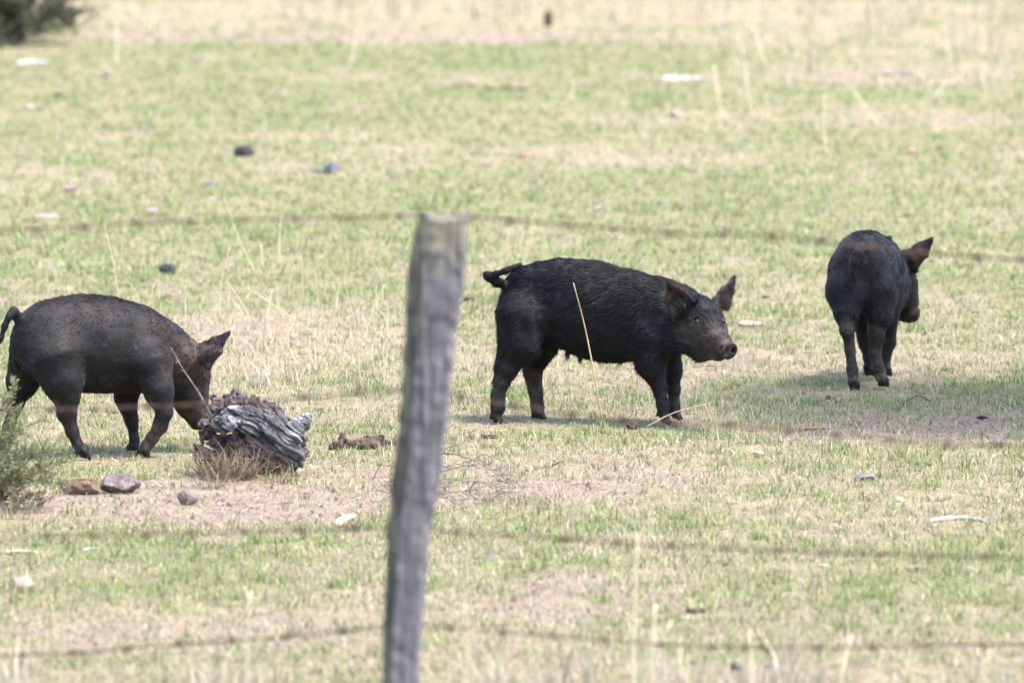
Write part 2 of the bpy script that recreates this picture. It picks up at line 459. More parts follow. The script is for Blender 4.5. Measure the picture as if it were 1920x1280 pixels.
def tube(path, radii, n=8, seed=None, rough=0.0, cap=True):
    path = np.asarray(path, float); radii = np.asarray(radii, float) * np.ones(len(path))
    t = np.gradient(path, axis=0); t /= np.linalg.norm(t, axis=1)[:, None] + 1e-9
    ref = np.array([0.31, 0.2, 0.93]); ref = ref if abs(t[0] @ ref) < 0.9 else np.array([1.0, 0.1, 0.0])
    V = []
    for i in range(len(path)):
        a = np.cross(t[i], ref); a /= np.linalg.norm(a) + 1e-9; b = np.cross(t[i], a)
        th = np.arange(n) / n * 2 * math.pi
        rr = radii[i] * (1 + (rough * rng.uniform(-1, 1, n) if rough else 0))
        V.append(path[i] + (np.cos(th) * rr)[:, None] * a + (np.sin(th) * rr)[:, None] * b)
    V = np.concatenate(V); Fc = []
    for i in range(len(path) - 1):
        for k in range(n):
            Fc.append((i * n + k, i * n + (k + 1) % n, (i + 1) * n + (k + 1) % n, (i + 1) * n + k))
    if cap:
        Fc.append(tuple(range(n))[::-1]); Fc.append(tuple((len(path) - 1) * n + k for k in range(n)))
    return V, Fc
def join(parts):
    V, Fc, k = [], [], 0
    for v, f in parts:
        V.append(np.asarray(v)); Fc += [tuple(i + k for i in q) for q in f]; k += len(v)
    return np.concatenate(V), Fc
def spline(pts, n):
    pts = np.asarray(pts, float)
    if len(pts) < 3: return pts[0] + np.linspace(0, 1, n)[:, None] * (pts[-1] - pts[0])
    e = np.concatenate([[2 * pts[0] - pts[1]], pts, [2 * pts[-1] - pts[-2]]])
    out = []
    for s in np.linspace(0, len(pts) - 1 - 1e-6, n):
        i = int(s); t = s - i; a, b, c, d = e[i:i + 4]
        out.append(0.5 * (2 * b + (c - a) * t + (2 * a - 5 * b + 4 * c - d) * t * t + (3 * b - a - 3 * c + d) * t ** 3))
    return np.array(out)

# ------------------------------------------------------------------ pigs
def pig_materials(kind):
    m, nt, b = new_mat('pig_skin_' + kind); L = nt.links.new
    at = node(nt, 'ShaderNodeAttribute', attribute_name='Col')
    tc = node(nt, 'ShaderNodeTexCoord')
    n = node(nt, 'ShaderNodeTexNoise', Scale=70.0, Detail=7.0, Roughness=0.7); L(tc.outputs['Object'], n.inputs['Vector'])
    r = ramp(nt, [(0.3, (0.5, 0.5, 0.5)), (0.7, (1.6, 1.55, 1.5))]); L(n.outputs['Fac'], r.inputs[0])
    mx = node(nt, 'ShaderNodeMixRGB', blend_type='MULTIPLY', Fac=0.8); L(at.outputs['Color'], mx.inputs[1]); L(r.outputs[0], mx.inputs[2])
    L(mx.outputs[0], b.inputs['Base Color'])
    b.inputs['Roughness'].default_value = 0.6; b.inputs['Specular IOR Level'].default_value = 0.22
    bp = node(nt, 'ShaderNodeBump', Strength=0.4, Distance=0.006); L(n.outputs['Fac'], bp.inputs['Height']); L(bp.outputs[0], b.inputs['Normal'])
    h, nt2, hb = new_mat('pig_bristle_' + kind)
    at2 = node(nt2, 'ShaderNodeAttribute', attribute_name='Col')
    nt2.links.new(at2.outputs['Color'], hb.inputs['Base Color'])
    hb.inputs['Roughness'].default_value = 0.45; hb.inputs['Specular IOR Level'].default_value = 0.22
    return m, h
M_EYE, _nt, _b = new_mat('pig_eye'); _b.inputs['Base Color'].default_value = (0.014, 0.009, 0.006, 1); _b.inputs['Roughness'].default_value = 0.3

def build_pig(kind, label, Y0, torso, lat_w, legs, heads, ears, tail, snout, eyes, extra=(), sockets=(), mud=None, hairs=45000, hlen=0.025, hcol=(0.007, 0.0066, 0.0085),
              heading=(1, 0, 0), crest=0.0, leg_k=0.05, wild=1.5, slim=.0175, skin=(0.0075, 0.0068, 0.0082), lift=0.16, disc_n=None, nostrils=()):
    """all joints are (u, v, depth offset in metres, radius in pixels)"""
    def q(j): return P(j[0], j[1], Y0 + j[2])
    def R(j): return M(j[3], Y0 + j[2])
    heading = np.array(heading, float); heading /= np.linalg.norm(heading)
    lat = np.array([-heading[1], heading[0], 0]); lat /= np.linalg.norm(lat)
    prims, flows = [], []
    def add(pr, k, flow, sub=False): prims.append((pr, k, sub)); flows.append(None if flow is None else (pr[0], np.array(flow, float)))
    for a, b in zip(torso[:-1], torso[1:]):
        dirn = q(a) - q(b); dirn /= np.linalg.norm(dirn)
        add(cone(q(a), q(b), R(a) - slim, R(b) - slim, lat, lat_w), 0.05, dirn + np.array([0, 0, -0.35]))
    for ch, k in heads:
        for a, b in zip(ch[:-1], ch[1:]):
            d = q(a) - q(b); d /= np.linalg.norm(d) + 1e-9
            add(cone(q(a), q(b), R(a) - slim * .35, R(b) - slim * .25), k, d)
    for leg in legs:
        for i, (a, b) in enumerate(zip(leg[:-1], leg[1:])):
            d = q(b) - q(a); d /= np.linalg.norm(d)
            add(cone(q(a), q(b), max(R(a) - (0.008 if i < 1 else 0.005), 0.009), max(R(b) - 0.005, 0.009)), leg_k if i == 0 else 0.035 if i == 1 else 0.014, d - heading * (1.3 if i == 0 else .5 if i == 1 else 0) * (1 - .0))
        e, p = leg[-1], leg[-2]
        t0, t1 = q(e), q(e) + np.array([0, 0, -0.0])
        fw = heading * 0.016
        for s in (-1, 1):                         # cloven toes and dew claws
            add(cone(t0 + lat * s * 0.011 + np.array([0, 0, 0.012]), t0 + lat * s * 0.013 + fw + np.array([0, 0, -0.012]), 0.0125, 0.009), 0.006, (0, 0, -1))
            c0 = q(p) * 0.45 + q(e) * 0.55 - heading * 0.016 + lat * s * 0.011
            add(cone(c0, c0 + np.array([0, 0, -0.014]) - heading * 0.006, 0.007, 0.005), 0.006, (0, 0, -1))
    for ch in tail:
        for a, b in zip(ch[:-1], ch[1:]):
            add(cone(q(a), q(b), R(a), R(b)), 0.012, q(b) - q(a))
    earset = []
    for e in ears:
        pts = [q(x + (0,)) for x in e]           # centre, baseA, bulgeA, tip, bulgeB, baseB
        c = pts[0]; base = (pts[1] + pts[-1]) / 2
        for a, b in zip(pts[1:-1], pts[2:]):
            pr = tri(c, a, b, 0.0062); add(pr, 0.012, pts[3] - base); earset.append(pr[0])
        pr = tri(c, pts[-1], pts[1], 0.007); add(pr, 0.022, pts[3] - base)
        add(cone(base, c, 0.018, 0.012), 0.02, pts[3] - base)
    dn = np.array(disc_n, float) if disc_n is not None else None
    if dn is not None:
        dn /= np.linalg.norm(dn)
        add(disc(q(snout) , dn, R(snout), 0.0095, 0.005), 0.008, None)
    for j in extra: add(cone(q(j), q(j) + np.array([0, 0, -0.012]), R(j), R(j) * 0.6), 0.012, (0, 0, -1))
    for j in nostrils: add(cone(q(j), q(j) - dn * 0.02, R(j), R(j)), 0.004, None, True)
    lo = np.min([p[0][1] for p in prims], 0); hi = np.max([p[0][2] for p in prims], 0)
    fl = Field(lo, hi, 0.0055)
    for pr, k, sub in prims: fl.add(*pr, k=k, sub=sub)
    for j in sockets: fl.add(*cone(q(j), q(j), R(j), R(j)), k=0.01, sub=True)
    fl.displace(lambda p: (fbm(p[:, 0] * 16, p[:, 1] * 16, p[:, 2] * 16, 3, 3) - 0.5) * 0.011)
    V, Fq = fl.mesh()
    # light relaxation
    for _ in range(2):
        acc = np.zeros_like(V); cnt = np.zeros(len(V))
        for a in range(4):
            i, j = Fq[:, a], Fq[:, (a + 1) % 4]
            np.add.at(acc, i, V[j]); np.add.at(cnt, i, 1); np.add.at(acc, j, V[i]); np.add.at(cnt, j, 1)
        V = V * 0.6 + 0.4 * acc / cnt[:, None]
    u, v = project(V)
    low = on_z = V[:, 2]
    col = np.tile(np.array(skin), (len(V), 1))
    nz = fbm(V[:, 0] * 14, V[:, 1] * 14, V[:, 2] * 14, 77, 4); nf = fbm(V[:, 0] * 60, V[:, 1] * 60, V[:, 2] * 60, 12, 3)
    amount = np.zeros(len(V))
    tint = np.array([0.062, 0.043, 0.034])
    for (mu, mv, su, sv, a) in (mud or ()):
        d = ((u - mu) / su) ** 2 + ((v - mv) / sv) ** 2
        amount = np.maximum(amount, a * (1 - sstep(0.2, 1.3, d)))
    amount = np.maximum(amount * 0.8, 0.16 * (1 - sstep(0.08, 0.25, V[:, 2])))
    amount = np.clip(amount * (0.6 + 0.7 * sstep(0.35, 0.65, nz)) * (0.35 + 1.3 * sstep(.3, .7, nf)), 0, 1)
    col = col * (1 - amount)[:, None] + tint * amount[:, None]
    hoof = sstep(0.035, 0.015, V[:, 2] - 0) if False else (1 - sstep(0.018, 0.035, V[:, 2]))
    col = col * (1 - hoof)[:, None] + np.array([0.02, 0.016, 0.014]) * hoof[:, None]
    root = empty('pig', (float(q(torso[len(torso) // 2])[0]), Y0, 0.0))
    tag(root, label, 'pig', 'black pigs in the paddock')
    msk, mh = pig_materials(kind)
    body = mesh_obj('body', V, Fq, msk, root, col=col)
    # eyes
    for (eu, ev) in eyes:
        d2 = (u - eu) ** 2 + (v - ev) ** 2
        c = np.where(d2 < 14)[0]
        if len(c) == 0: c = np.array([np.argmin(d2)])
        p = V[c[np.argmin(V[c][:, 1])]] + np.array([0, 0.003, 0])
        th, ph = np.meshgrid(np.linspace(0, 2 * math.pi, 17)[:-1], np.linspace(0.05, math.pi - 0.05, 9))
        S = p + 0.0085 * np.stack([np.cos(th) * np.sin(ph), np.sin(th) * np.sin(ph), np.cos(ph)], -1).reshape(-1, 3)
        fs = [(r * 16 + c_, r * 16 + (c_ + 1) % 16, (r + 1) * 16 + (c_ + 1) % 16, (r + 1) * 16 + c_) for r in range(8) for c_ in range(16)]
        mesh_obj('eye', S, fs, M_EYE, root)
    # bristles
    nrm = np.cross(V[Fq[:, 1]] - V[Fq[:, 0]], V[Fq[:, 2]] - V[Fq[:, 0]]); ar = np.linalg.norm(nrm, axis=1) + 1e-12
    nrm /= ar[:, None]
    pick = rng.choice(len(Fq), hairs, p=ar / ar.sum())
    a, b = rng.uniform(0, 1, (2, hairs, 1))
    c4 = V[Fq[pick]]
    p0 = (c4[:, 0] * (1 - a) + c4[:, 1] * a) * (1 - b) + (c4[:, 3] * (1 - a) + c4[:, 2] * a) * b
    n0 = nrm[pick]; cc = col[Fq[pick, 0]]; am = amount[Fq[pick, 0]]; pu, pv = u[Fq[pick, 0]], v[Fq[pick, 0]]
    flow = np.zeros((hairs, 3))
    for it in flows:
        if it is None: continue
        fn, d = it
        w = np.exp(-np.clip(np.abs(fn(p0)), 0, 1) / 0.03); flow += w[:, None] * d / (np.linalg.norm(d) + 1e-9)
    flow -= n0 * (flow * n0).sum(1)[:, None]; flow /= np.linalg.norm(flow, axis=1)[:, None] + 1e-6
    clump = np.stack([fbm(p0[:, 0] * 28, p0[:, 1] * 28, p0[:, 2] * 28, 200 + i, 2) - 0.5 for i in range(3)], -1)
    flow = flow + clump * wild + rng.normal(0, 0.16, (hairs, 3)); flow /= np.linalg.norm(flow, axis=1)[:, None]
    keep = np.ones(hairs, bool)
    dsn = np.linalg.norm(p0 - q(snout), axis=1); keep &= dsn > M(snout[3] * 1.25, Y0)
    keep &= p0[:, 2] > 0.045
    face = sstep(0.04, 0.22, dsn); legf = sstep(0.05, 0.3, p0[:, 2])
    ear_d = np.min([np.abs(fn(p0)) for fn in earset], 0); earf = np.where(ear_d < 0.004, 0.55, 1.0)
    ln = hlen * rng.uniform(0.5, 1.3, hairs) * (0.35 + 0.65 * face) * (0.3 + 0.7 * legf) * earf
    up = n0[:, 2]
    lf = lift * rng.uniform(0.4, 1.6, hairs)
    taild = np.min([np.abs(cone(q(a), q(b), R(a), R(b))[0](p0)) for ch in tail for a, b in zip(ch[1:-1], ch[2:])], 0)
    ln *= np.where(taild < .006, .3, 1.0)
    if crest:
        cr = sstep(0.86, 0.97, up) * (p0[:, 2] > 0.3); ln *= 1 + crest * cr; lf = lf * (1 + 1.6 * cr)
    p0, n0, flow, ln, lf, cc, am = p0[keep], n0[keep], flow[keep], ln[keep], lf[keep], cc[keep], am[keep]; N = len(p0)
    d1 = flow + n0 * lf[:, None]; d1 /= np.linalg.norm(d1, axis=1)[:, None]
    d2 = flow + n0 * lf[:, None] * 0.35 + np.array([0, 0, -0.22]); d2 /= np.linalg.norm(d2, axis=1)[:, None]
    pts = np.stack([p0 - n0 * 0.001, p0 + d1 * ln[:, None] * 0.4, p0 + d1 * ln[:, None] * 0.4 + d2 * ln[:, None] * 0.6], 1)
    hc = np.array(hcol) * rng.uniform(0.5, 1.7, (N, 1)); hc = hc * (1 - am[:, None] * 0.95) + np.array([0.066, 0.048, 0.039]) * am[:, None] * 0.95
    pale = rng.uniform(0, 1, N) < 0.007; hc[pale] = np.array([0.10, 0.085, 0.07])
    cu = bpy.data.hair_curves.new('hair'); cu.add_curves([3] * N)
    loc = pts - np.array(root.location)
    cu.position_data.foreach_set('vector', loc.reshape(-1).astype(np.float32))
    ra = cu.attributes.get('radius') or cu.attributes.new('radius', 'FLOAT', 'POINT')
    ra.data.foreach_set('value', np.tile(np.array([0.00075, 0.0006, 0.00015], np.float32), N))
    ca = cu.attributes.new('Col', 'FLOAT_COLOR', 'POINT')
    c3 = np.ones((N, 3, 4), np.float32); c3[:, :, :3] = hc[:, None, :]; ca.data.foreach_set('color', c3.ravel())
    cu.materials.append(mh)
    ho = bpy.data.objects.new('hair', cu); link(ho, root)
    return root

def build_pigs():
    # pig in the middle: side on, head turned towards us
    Y = GY(795)
    build_pig('long', 'black bristly pig standing side on, its face and snout turned this way', Y,
        torso=[(998, 556, .07, 68), (1045, 562, .045, 79), (1095, 576, .02, 90), (1145, 590, -.01, 91), (1200, 594, -.05, 82), (1248, 596, -.09, 72), (1280, 600, -.13, 60)],
        lat_w=0.80, heading=(1, -0.28, 0),
        legs=[[(978, 596, -.01, 52), (974, 642, -.03, 38), (951, 688, -.04, 24), (940, 716, -.045, 17), (933, 740, -.045, 14.5), (933, 764, -.045, 14), (931, 786, -.045, 11)],
              [(1015, 620, .13, 44), (1010, 650, .15, 32), (999, 697, .16, 19), (1005, 735, .165, 15), (1008, 764, .165, 13.5), (1013, 782, .165, 11)],
              [(1222, 640, -.13, 46), (1220, 682, -.15, 27), (1234, 722, -.155, 15.5), (1241, 755, -.155, 13.5), (1245, 786, -.155, 11)],
              [(1250, 650, .02, 34), (1257, 695, .035, 19), (1263, 730, .035, 13.5), (1264, 758, .035, 12), (1266, 778, .035, 10.5)]],
        heads=[([(1280, 600, -.13, 58), (1308, 603, -.19, 47)], 0.03), ([(1308, 603, -.19, 47), (1326, 620, -.25, 37), (1350, 645, -.315, 23), (1364, 656, -.355, 17)], 0.022),
               ([(1288, 628, -.20, 38), (1315, 650, -.25, 26), (1347, 666, -.325, 13)], 0.02)],
        ears=[[(1275, 568, -.225), (1263, 592, -.27), (1250, 566, -.275), (1255, 532, -.285), (1283, 545, -.275), (1299, 566, -.265)],
              [(1356, 556, -.12), (1340, 566, -.18), (1354, 543, -.17), (1375, 523, -.13), (1372, 548, -.12), (1361, 574, -.14)]],
        tail=[[(950, 536, .05, 10), (932, 528, .03, 8), (916, 519, .02, 6.5), (913, 515, .02, 5.5), (930, 513, .01, 5.5), (950, 508, .0, 5), (975, 498, .0, 4)]],
        snout=(1367, 657, -.372, 18.5), disc_n=(.5, -.78, -.30), nostrils=[(1360, 659, -.385, 4.6), (1376, 658, -.375, 4.2)],
        eyes=[(1306, 601), (1357, 601)], sockets=[(1306, 601, -.285, 6)],
        extra=[(1066, 660, -.01, 4.5), (1090, 669, -.02, 4.5), (1125, 673, -.03, 4.5), (1166, 671, -.05, 4.5)],
        mud=[(1340, 645, 42, 42, .8), (1300, 625, 32, 26, .6), (1368, 640, 16, 10, 1.0), (1268, 562, 26, 36, .85), (1360, 552, 26, 36, .8),
             (1000, 740, 26, 50, .7), (930, 735, 26, 40, .6), (1245, 760, 24, 28, .3)],
        hairs=80000, hlen=0.028, crest=0.0, lift=0.08, wild=0.8, slim=.0155)
    # pig nosing at the stump
    Y = GY(856)
    build_pig('short', 'black pig with lowered muddy head nosing at the weathered stump', Y,
        torso=[(92, 640, .0, 83), (130, 642, .03, 91), (175, 645, .06, 94), (220, 650, .09, 89), (260, 656, .12, 83), (300, 668, .15, 68), (330, 684, .17, 56)],
        lat_w=0.82, heading=(1, 0.3, 0),
        legs=[[(104, 676, -.08, 60), (118, 716, -.10, 38), (126, 745, -.11, 25), (125, 775, -.115, 20), (135, 808, -.115, 14.5), (147, 836, -.115, 12), (157, 852, -.115, 10)],
              [(62, 668, .10, 52), (42, 715, .13, 30), (30, 758, .14, 17), (16, 800, .15, 14), (6, 830, .15, 12), (8, 842, .15, 10)],
              [(246, 700, .22, 38), (236, 745, .23, 21), (247, 790, .235, 14.5), (252, 826, .235, 12), (252, 842, .235, 10)],
              [(284, 686, .0, 46), (297, 730, -.03, 27), (309, 772, -.04, 18), (300, 800, -.035, 16), (286, 822, -.03, 14), (273, 838, -.03, 12), (268, 848, -.03, 9)]],
        heads=[([(330, 684, .17, 56), (349, 700, .19, 46)], 0.03), ([(349, 700, .19, 46), (357, 740, .18, 37), (370, 778, .17, 24), (375, 790, .165, 20)], 0.02),
               ([(335, 725, .18, 28), (350, 765, .17, 20)], 0.02)],
        ears=[[(396, 662, .10), (366, 648, .15), (398, 634, .12), (428, 625, .10), (414, 660, .07), (390, 688, .10)],
              [(385, 668, .27), (366, 660, .25), (384, 652, .27), (408, 644, .29), (398, 665, .28), (385, 685, .26)]],
        tail=[[(42, 604, -.02, 10), (34, 596, -.05, 9), (26, 584, -.07, 8), (18, 592, -.08, 6), (9, 612, -.08, 6), (2, 634, -.08, 5), (-8, 655, -.08, 4)]],
        snout=(377, 794, .163, 19), disc_n=(.35, -.1, -.9), eyes=[(383, 706)],
        mud=[(150, 590, 190, 110, .1), (280, 605, 60, 50, .2), (385, 660, 55, 45, .9), (355, 680, 55, 60, .55), (385, 730, 22, 70, .5), (285, 820, 40, 32, 1.0),
             (370, 770, 34, 34, .35), (230, 720, 90, 22, .2)],
        hairs=60000, hlen=0.009, crest=1.0, hcol=(0.0085, 0.0078, 0.0092), lift=0.12, skin=(0.0092, 0.0082, 0.0092), wild=0.7)
    # pig walking away
    Y = GY(732)
    build_pig('wet', 'black pig seen from behind walking away, tail hanging, one ear out', Y,
        torso=[(1613, 503, .16, 71), (1622, 518, .27, 82), (1630, 524, .38, 86), (1642, 528, .5, 79), (1656, 528, .6, 64), (1668, 524, .67, 50)],
        lat_w=0.76, heading=(0.30, 0.95, 0),
        legs=[[(1590, 506, .13, 40), (1588, 548, .08, 38), (1587, 588, .03, 26), (1589, 616, .01, 15.5), (1594, 655, .01, 11.5), (1598, 694, .0, 12), (1602, 726, .0, 10.5)],
              [(1634, 508, .16, 40), (1644, 552, .13, 38), (1648, 592, .10, 28), (1643, 622, .09, 18), (1641, 660, .09, 13.5), (1648, 692, .07, 13), (1655, 716, .06, 11)],
              [(1622, 600, .46, 28), (1624, 640, .5, 15), (1627, 670, .5, 11), (1630, 697, .5, 9.5)],
              [(1658, 595, .48, 32), (1663, 640, .5, 17), (1661, 668, .5, 12), (1661, 697, .5, 10)]],
        heads=[([(1668, 524, .67, 48), (1680, 534, .68, 40)], 0.03), ([(1680, 534, .68, 40), (1692, 562, .66, 31), (1705, 584, .65, 17), (1714, 590, .65, 12)], 0.02),
               ([(1678, 575, .66, 25), (1703, 594, .65, 11)], 0.02)],
        ears=[[(1712, 486, .60), (1694, 476, .62), (1718, 460, .60), (1746, 449, .60), (1738, 480, .60), (1716, 508, .62)],
              [(1660, 478, .8), (1648, 484, .78), (1655, 464, .8), (1668, 446, .85), (1670, 468, .84), (1668, 490, .8)]],
        tail=[[(1614, 462, .05, 13), (1616, 466, -.02, 11), (1608, 476, -.06, 9), (1601, 492, -.07, 8), (1599, 510, -.07, 6.5), (1604, 526, -.065, 4.5)]],
        snout=(1718, 590, .648, 13), disc_n=(.9, .0, -.3), eyes=[],
        mud=[(1612, 455, 50, 16, .5), (1588, 610, 16, 22, 1.0), (1600, 680, 22, 50, .6), (1645, 640, 18, 40, .5), (1655, 705, 20, 16, .7), (1720, 475, 30, 28, 1.0), (1716, 592, 14, 16, .4), (1624, 486, 7, 9, .9), (1590, 500, 8, 12, .6),
             (1575, 490, 26, 40, .35)],
        hairs=55000, hlen=0.014, crest=0.3, lift=0.14, leg_k=0.03, wild=1.0, slim=.006)
build_pigs()

# ------------------------------------------------------------------ fence: leaning post and barbed wires
FY = 20.5
def wood_material():
    m, nt, b = new_mat('weathered_post'); L = nt.links.new
    at = node(nt, 'ShaderNodeAttribute', attribute_name='Col'); tc = node(nt, 'ShaderNodeTexCoord')
    mp = node(nt, 'ShaderNodeMapping'); mp.inputs['Scale'].default_value = (95, 95, 2.6); L(tc.outputs['Object'], mp.inputs['Vector'])
    n = node(nt, 'ShaderNodeTexNoise', Scale=1.0, Detail=6.0, Roughness=0.65); L(mp.outputs[0], n.inputs['Vector'])
    r = ramp(nt, [(0.36, (0.22, 0.21, 0.21)), (0.5, (0.95, 0.95, 0.97)), (0.64, (1.7, 1.66, 1.68))]); L(n.outputs['Fac'], r.inputs[0])
    mx = node(nt, 'ShaderNodeMixRGB', blend_type='MULTIPLY', Fac=1.0); L(at.outputs['Color'], mx.inputs[1]); L(r.outputs[0], mx.inputs[2])
    L(mx.outputs[0], b.inputs['Base Color']); b.inputs['Roughness'].default_value = 0.85
    bp = node(nt, 'ShaderNodeBump', Strength=0.7, Distance=0.008); L(n.outputs['Fac'], bp.inputs['Height']); L(bp.outputs[0], b.inputs['Normal'])
    return m
M_POST = wood_material()
M_RUST = stone_mat('rusty_wire', (0.05, 0.028, 0.02), (0.10, 0.052, 0.038), (0.15, 0.085, 0.062), scale=60)

def build_fence():
    base = P(737, 640 + F * math.tan(math.atan(H / FY) - PITCH), FY)
    root = empty('fence', (float(base[0]), FY, 0.0))
    tag(root, 'leaning weathered timber post strung with rusty barbed wire strands', 'fence')
    edges = np.array([[403, 783, 881], [420, 780, 877], [470, 771, 872], [567, 761, 864], [640, 757, 852], [750, 749, 841], [860, 742, 830], [980, 728, 809], [1100, 721, 797], [1250, 717, 788], [1500, 702, 772], [1540, 700, 770]])
    def make_post(du=0, flip=1):
        vs = np.linspace(403, 1540, 120); l = np.interp(vs, edges[:, 0], edges[:, 1]); r = np.interp(vs, edges[:, 0], edges[:, 2])
        # cross-section (x across -1..1, y depth): a split post showing a wide face and a narrow left face
        cs = np.array([[-1, .12], [-.93, -.22], [-.74, -.52], [-.48, -.8], [-.40, -.86], [0.0, -.83], [.5, -.74], [.86, -.62], [.99, -.42], [1.0, .1], [.9, .6], [.5, .85], [-.1, .95], [-.7, .7]])
        V, C = [], []
        for i, v in enumerate(vs):
            c = (l[i] + r[i]) / 2 + du; w = (r[i] - l[i]) / 2
            for k, (a, d) in enumerate(cs):
                nz = (fbm(k * 1.7, v * 0.012, 0, 90, 3) - 0.5) * 0.16 + (vnoise(k * 3.1, v * 0.06, 0, 91) - 0.5) * 0.13
                p = P(c + a * w * (1 + nz), v, FY); p[1] += d * M(w, FY) * (1 + nz)
                if i == 0: p[2] += {0: .012, 1: .016, 2: .006, 8: .008, 9: .012, 10: .006}.get(k, -0.008)
                V.append(p)
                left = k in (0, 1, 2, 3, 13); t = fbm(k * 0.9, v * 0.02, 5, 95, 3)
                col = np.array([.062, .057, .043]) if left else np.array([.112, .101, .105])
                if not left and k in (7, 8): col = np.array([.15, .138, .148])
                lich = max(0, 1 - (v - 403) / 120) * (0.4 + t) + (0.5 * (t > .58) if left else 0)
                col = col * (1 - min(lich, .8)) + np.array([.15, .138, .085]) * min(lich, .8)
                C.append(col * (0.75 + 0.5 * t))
        n = len(cs); Fc = [(i * n + k, (i + 1) * n + k, (i + 1) * n + (k + 1) % n, i * n + (k + 1) % n) for i in range(119) for k in range(n)]
        Fc.append(tuple(range(n)))
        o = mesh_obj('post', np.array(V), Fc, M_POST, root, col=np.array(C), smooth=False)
        return o
    make_post()
    for du in (-2850, 2900): make_post(du)
    W = [[(-2030, 470), (-900, 455), (0, 431), (290, 418), (500, 411), (700, 407), (790, 404), (885, 407), (1050, 420), (1290, 438), (1460, 443), (1600, 460), (1900, 486), (2600, 520), (3740, 470)],
         [(-2070, 790), (-900, 790), (0, 770), (390, 757), (620, 741), (760, 732), (850, 742), (1130, 783), (1370, 797), (1500, 808), (1720, 827), (1920, 838), (2700, 860), (3700, 780)],
         [(-2100, 1040), (-900, 1030), (0, 1008), (300, 1000), (600, 992), (735, 988), (820, 994), (1000, 1005), (1300, 1025), (1600, 1037), (1920, 1045), (2700, 1060), (3670, 1010)],
         [(-2120, 1230), (-900, 1240), (0, 1228), (300, 1210), (560, 1190), (720, 1174), (800, 1172), (960, 1186), (1100, 1196), (1300, 1210), (1600, 1213), (1920, 1206), (2700, 1200), (3650, 1190)]]
    for wi, w in enumerate(W):
        path = spline([P(u, v, FY + 0.066) for u, v in w], 620)
        s = np.concatenate([[0], np.cumsum(np.linalg.norm(np.diff(path, axis=0), axis=1))])
        parts = []
        for ph in (0, math.pi):
            a = s * 2 * math.pi / 0.075 + ph
            off = np.stack([np.zeros_like(a), np.cos(a), np.sin(a)], -1) * 0.0021
            parts.append(tube(path + off, 0.0014, 5))
        wo_ = mesh_obj('wire', *join(parts), M_RUST, root)
        dist = 0.03 + 0.05 * wi
        while dist < s[-1]:
            i = int(np.searchsorted(s, dist)); i = min(i, len(path) - 2)
            c = path[i]; bp = []
            t = np.linspace(0, 2 * 2 * math.pi, 14)
            coil = c + np.stack([np.linspace(-.009, .009, 14), np.cos(t) * .0052, np.sin(t) * .0052], -1)
            bp.append(tube(coil, .0024, 5))
            for k in range(4):
                d = np.array([random.uniform(-.6, .6), random.uniform(-1, 1), random.uniform(-1, 1)]); d /= np.linalg.norm(d)
                bp.append(tube([c + np.array([(.006 if k % 2 else -.006), 0, 0]), c + np.array([(.006 if k % 2 else -.006), 0, 0]) + d * .020], [.0022, .0008], 5))
            V, Fc = join(bp)
            o = mesh_obj('barb', V, Fc, M_RUST, None, origin=root.location)
            o.parent = wo_; o.location = (0, 0, 0)
            dist += random.uniform(.115, .14)
build_fence()

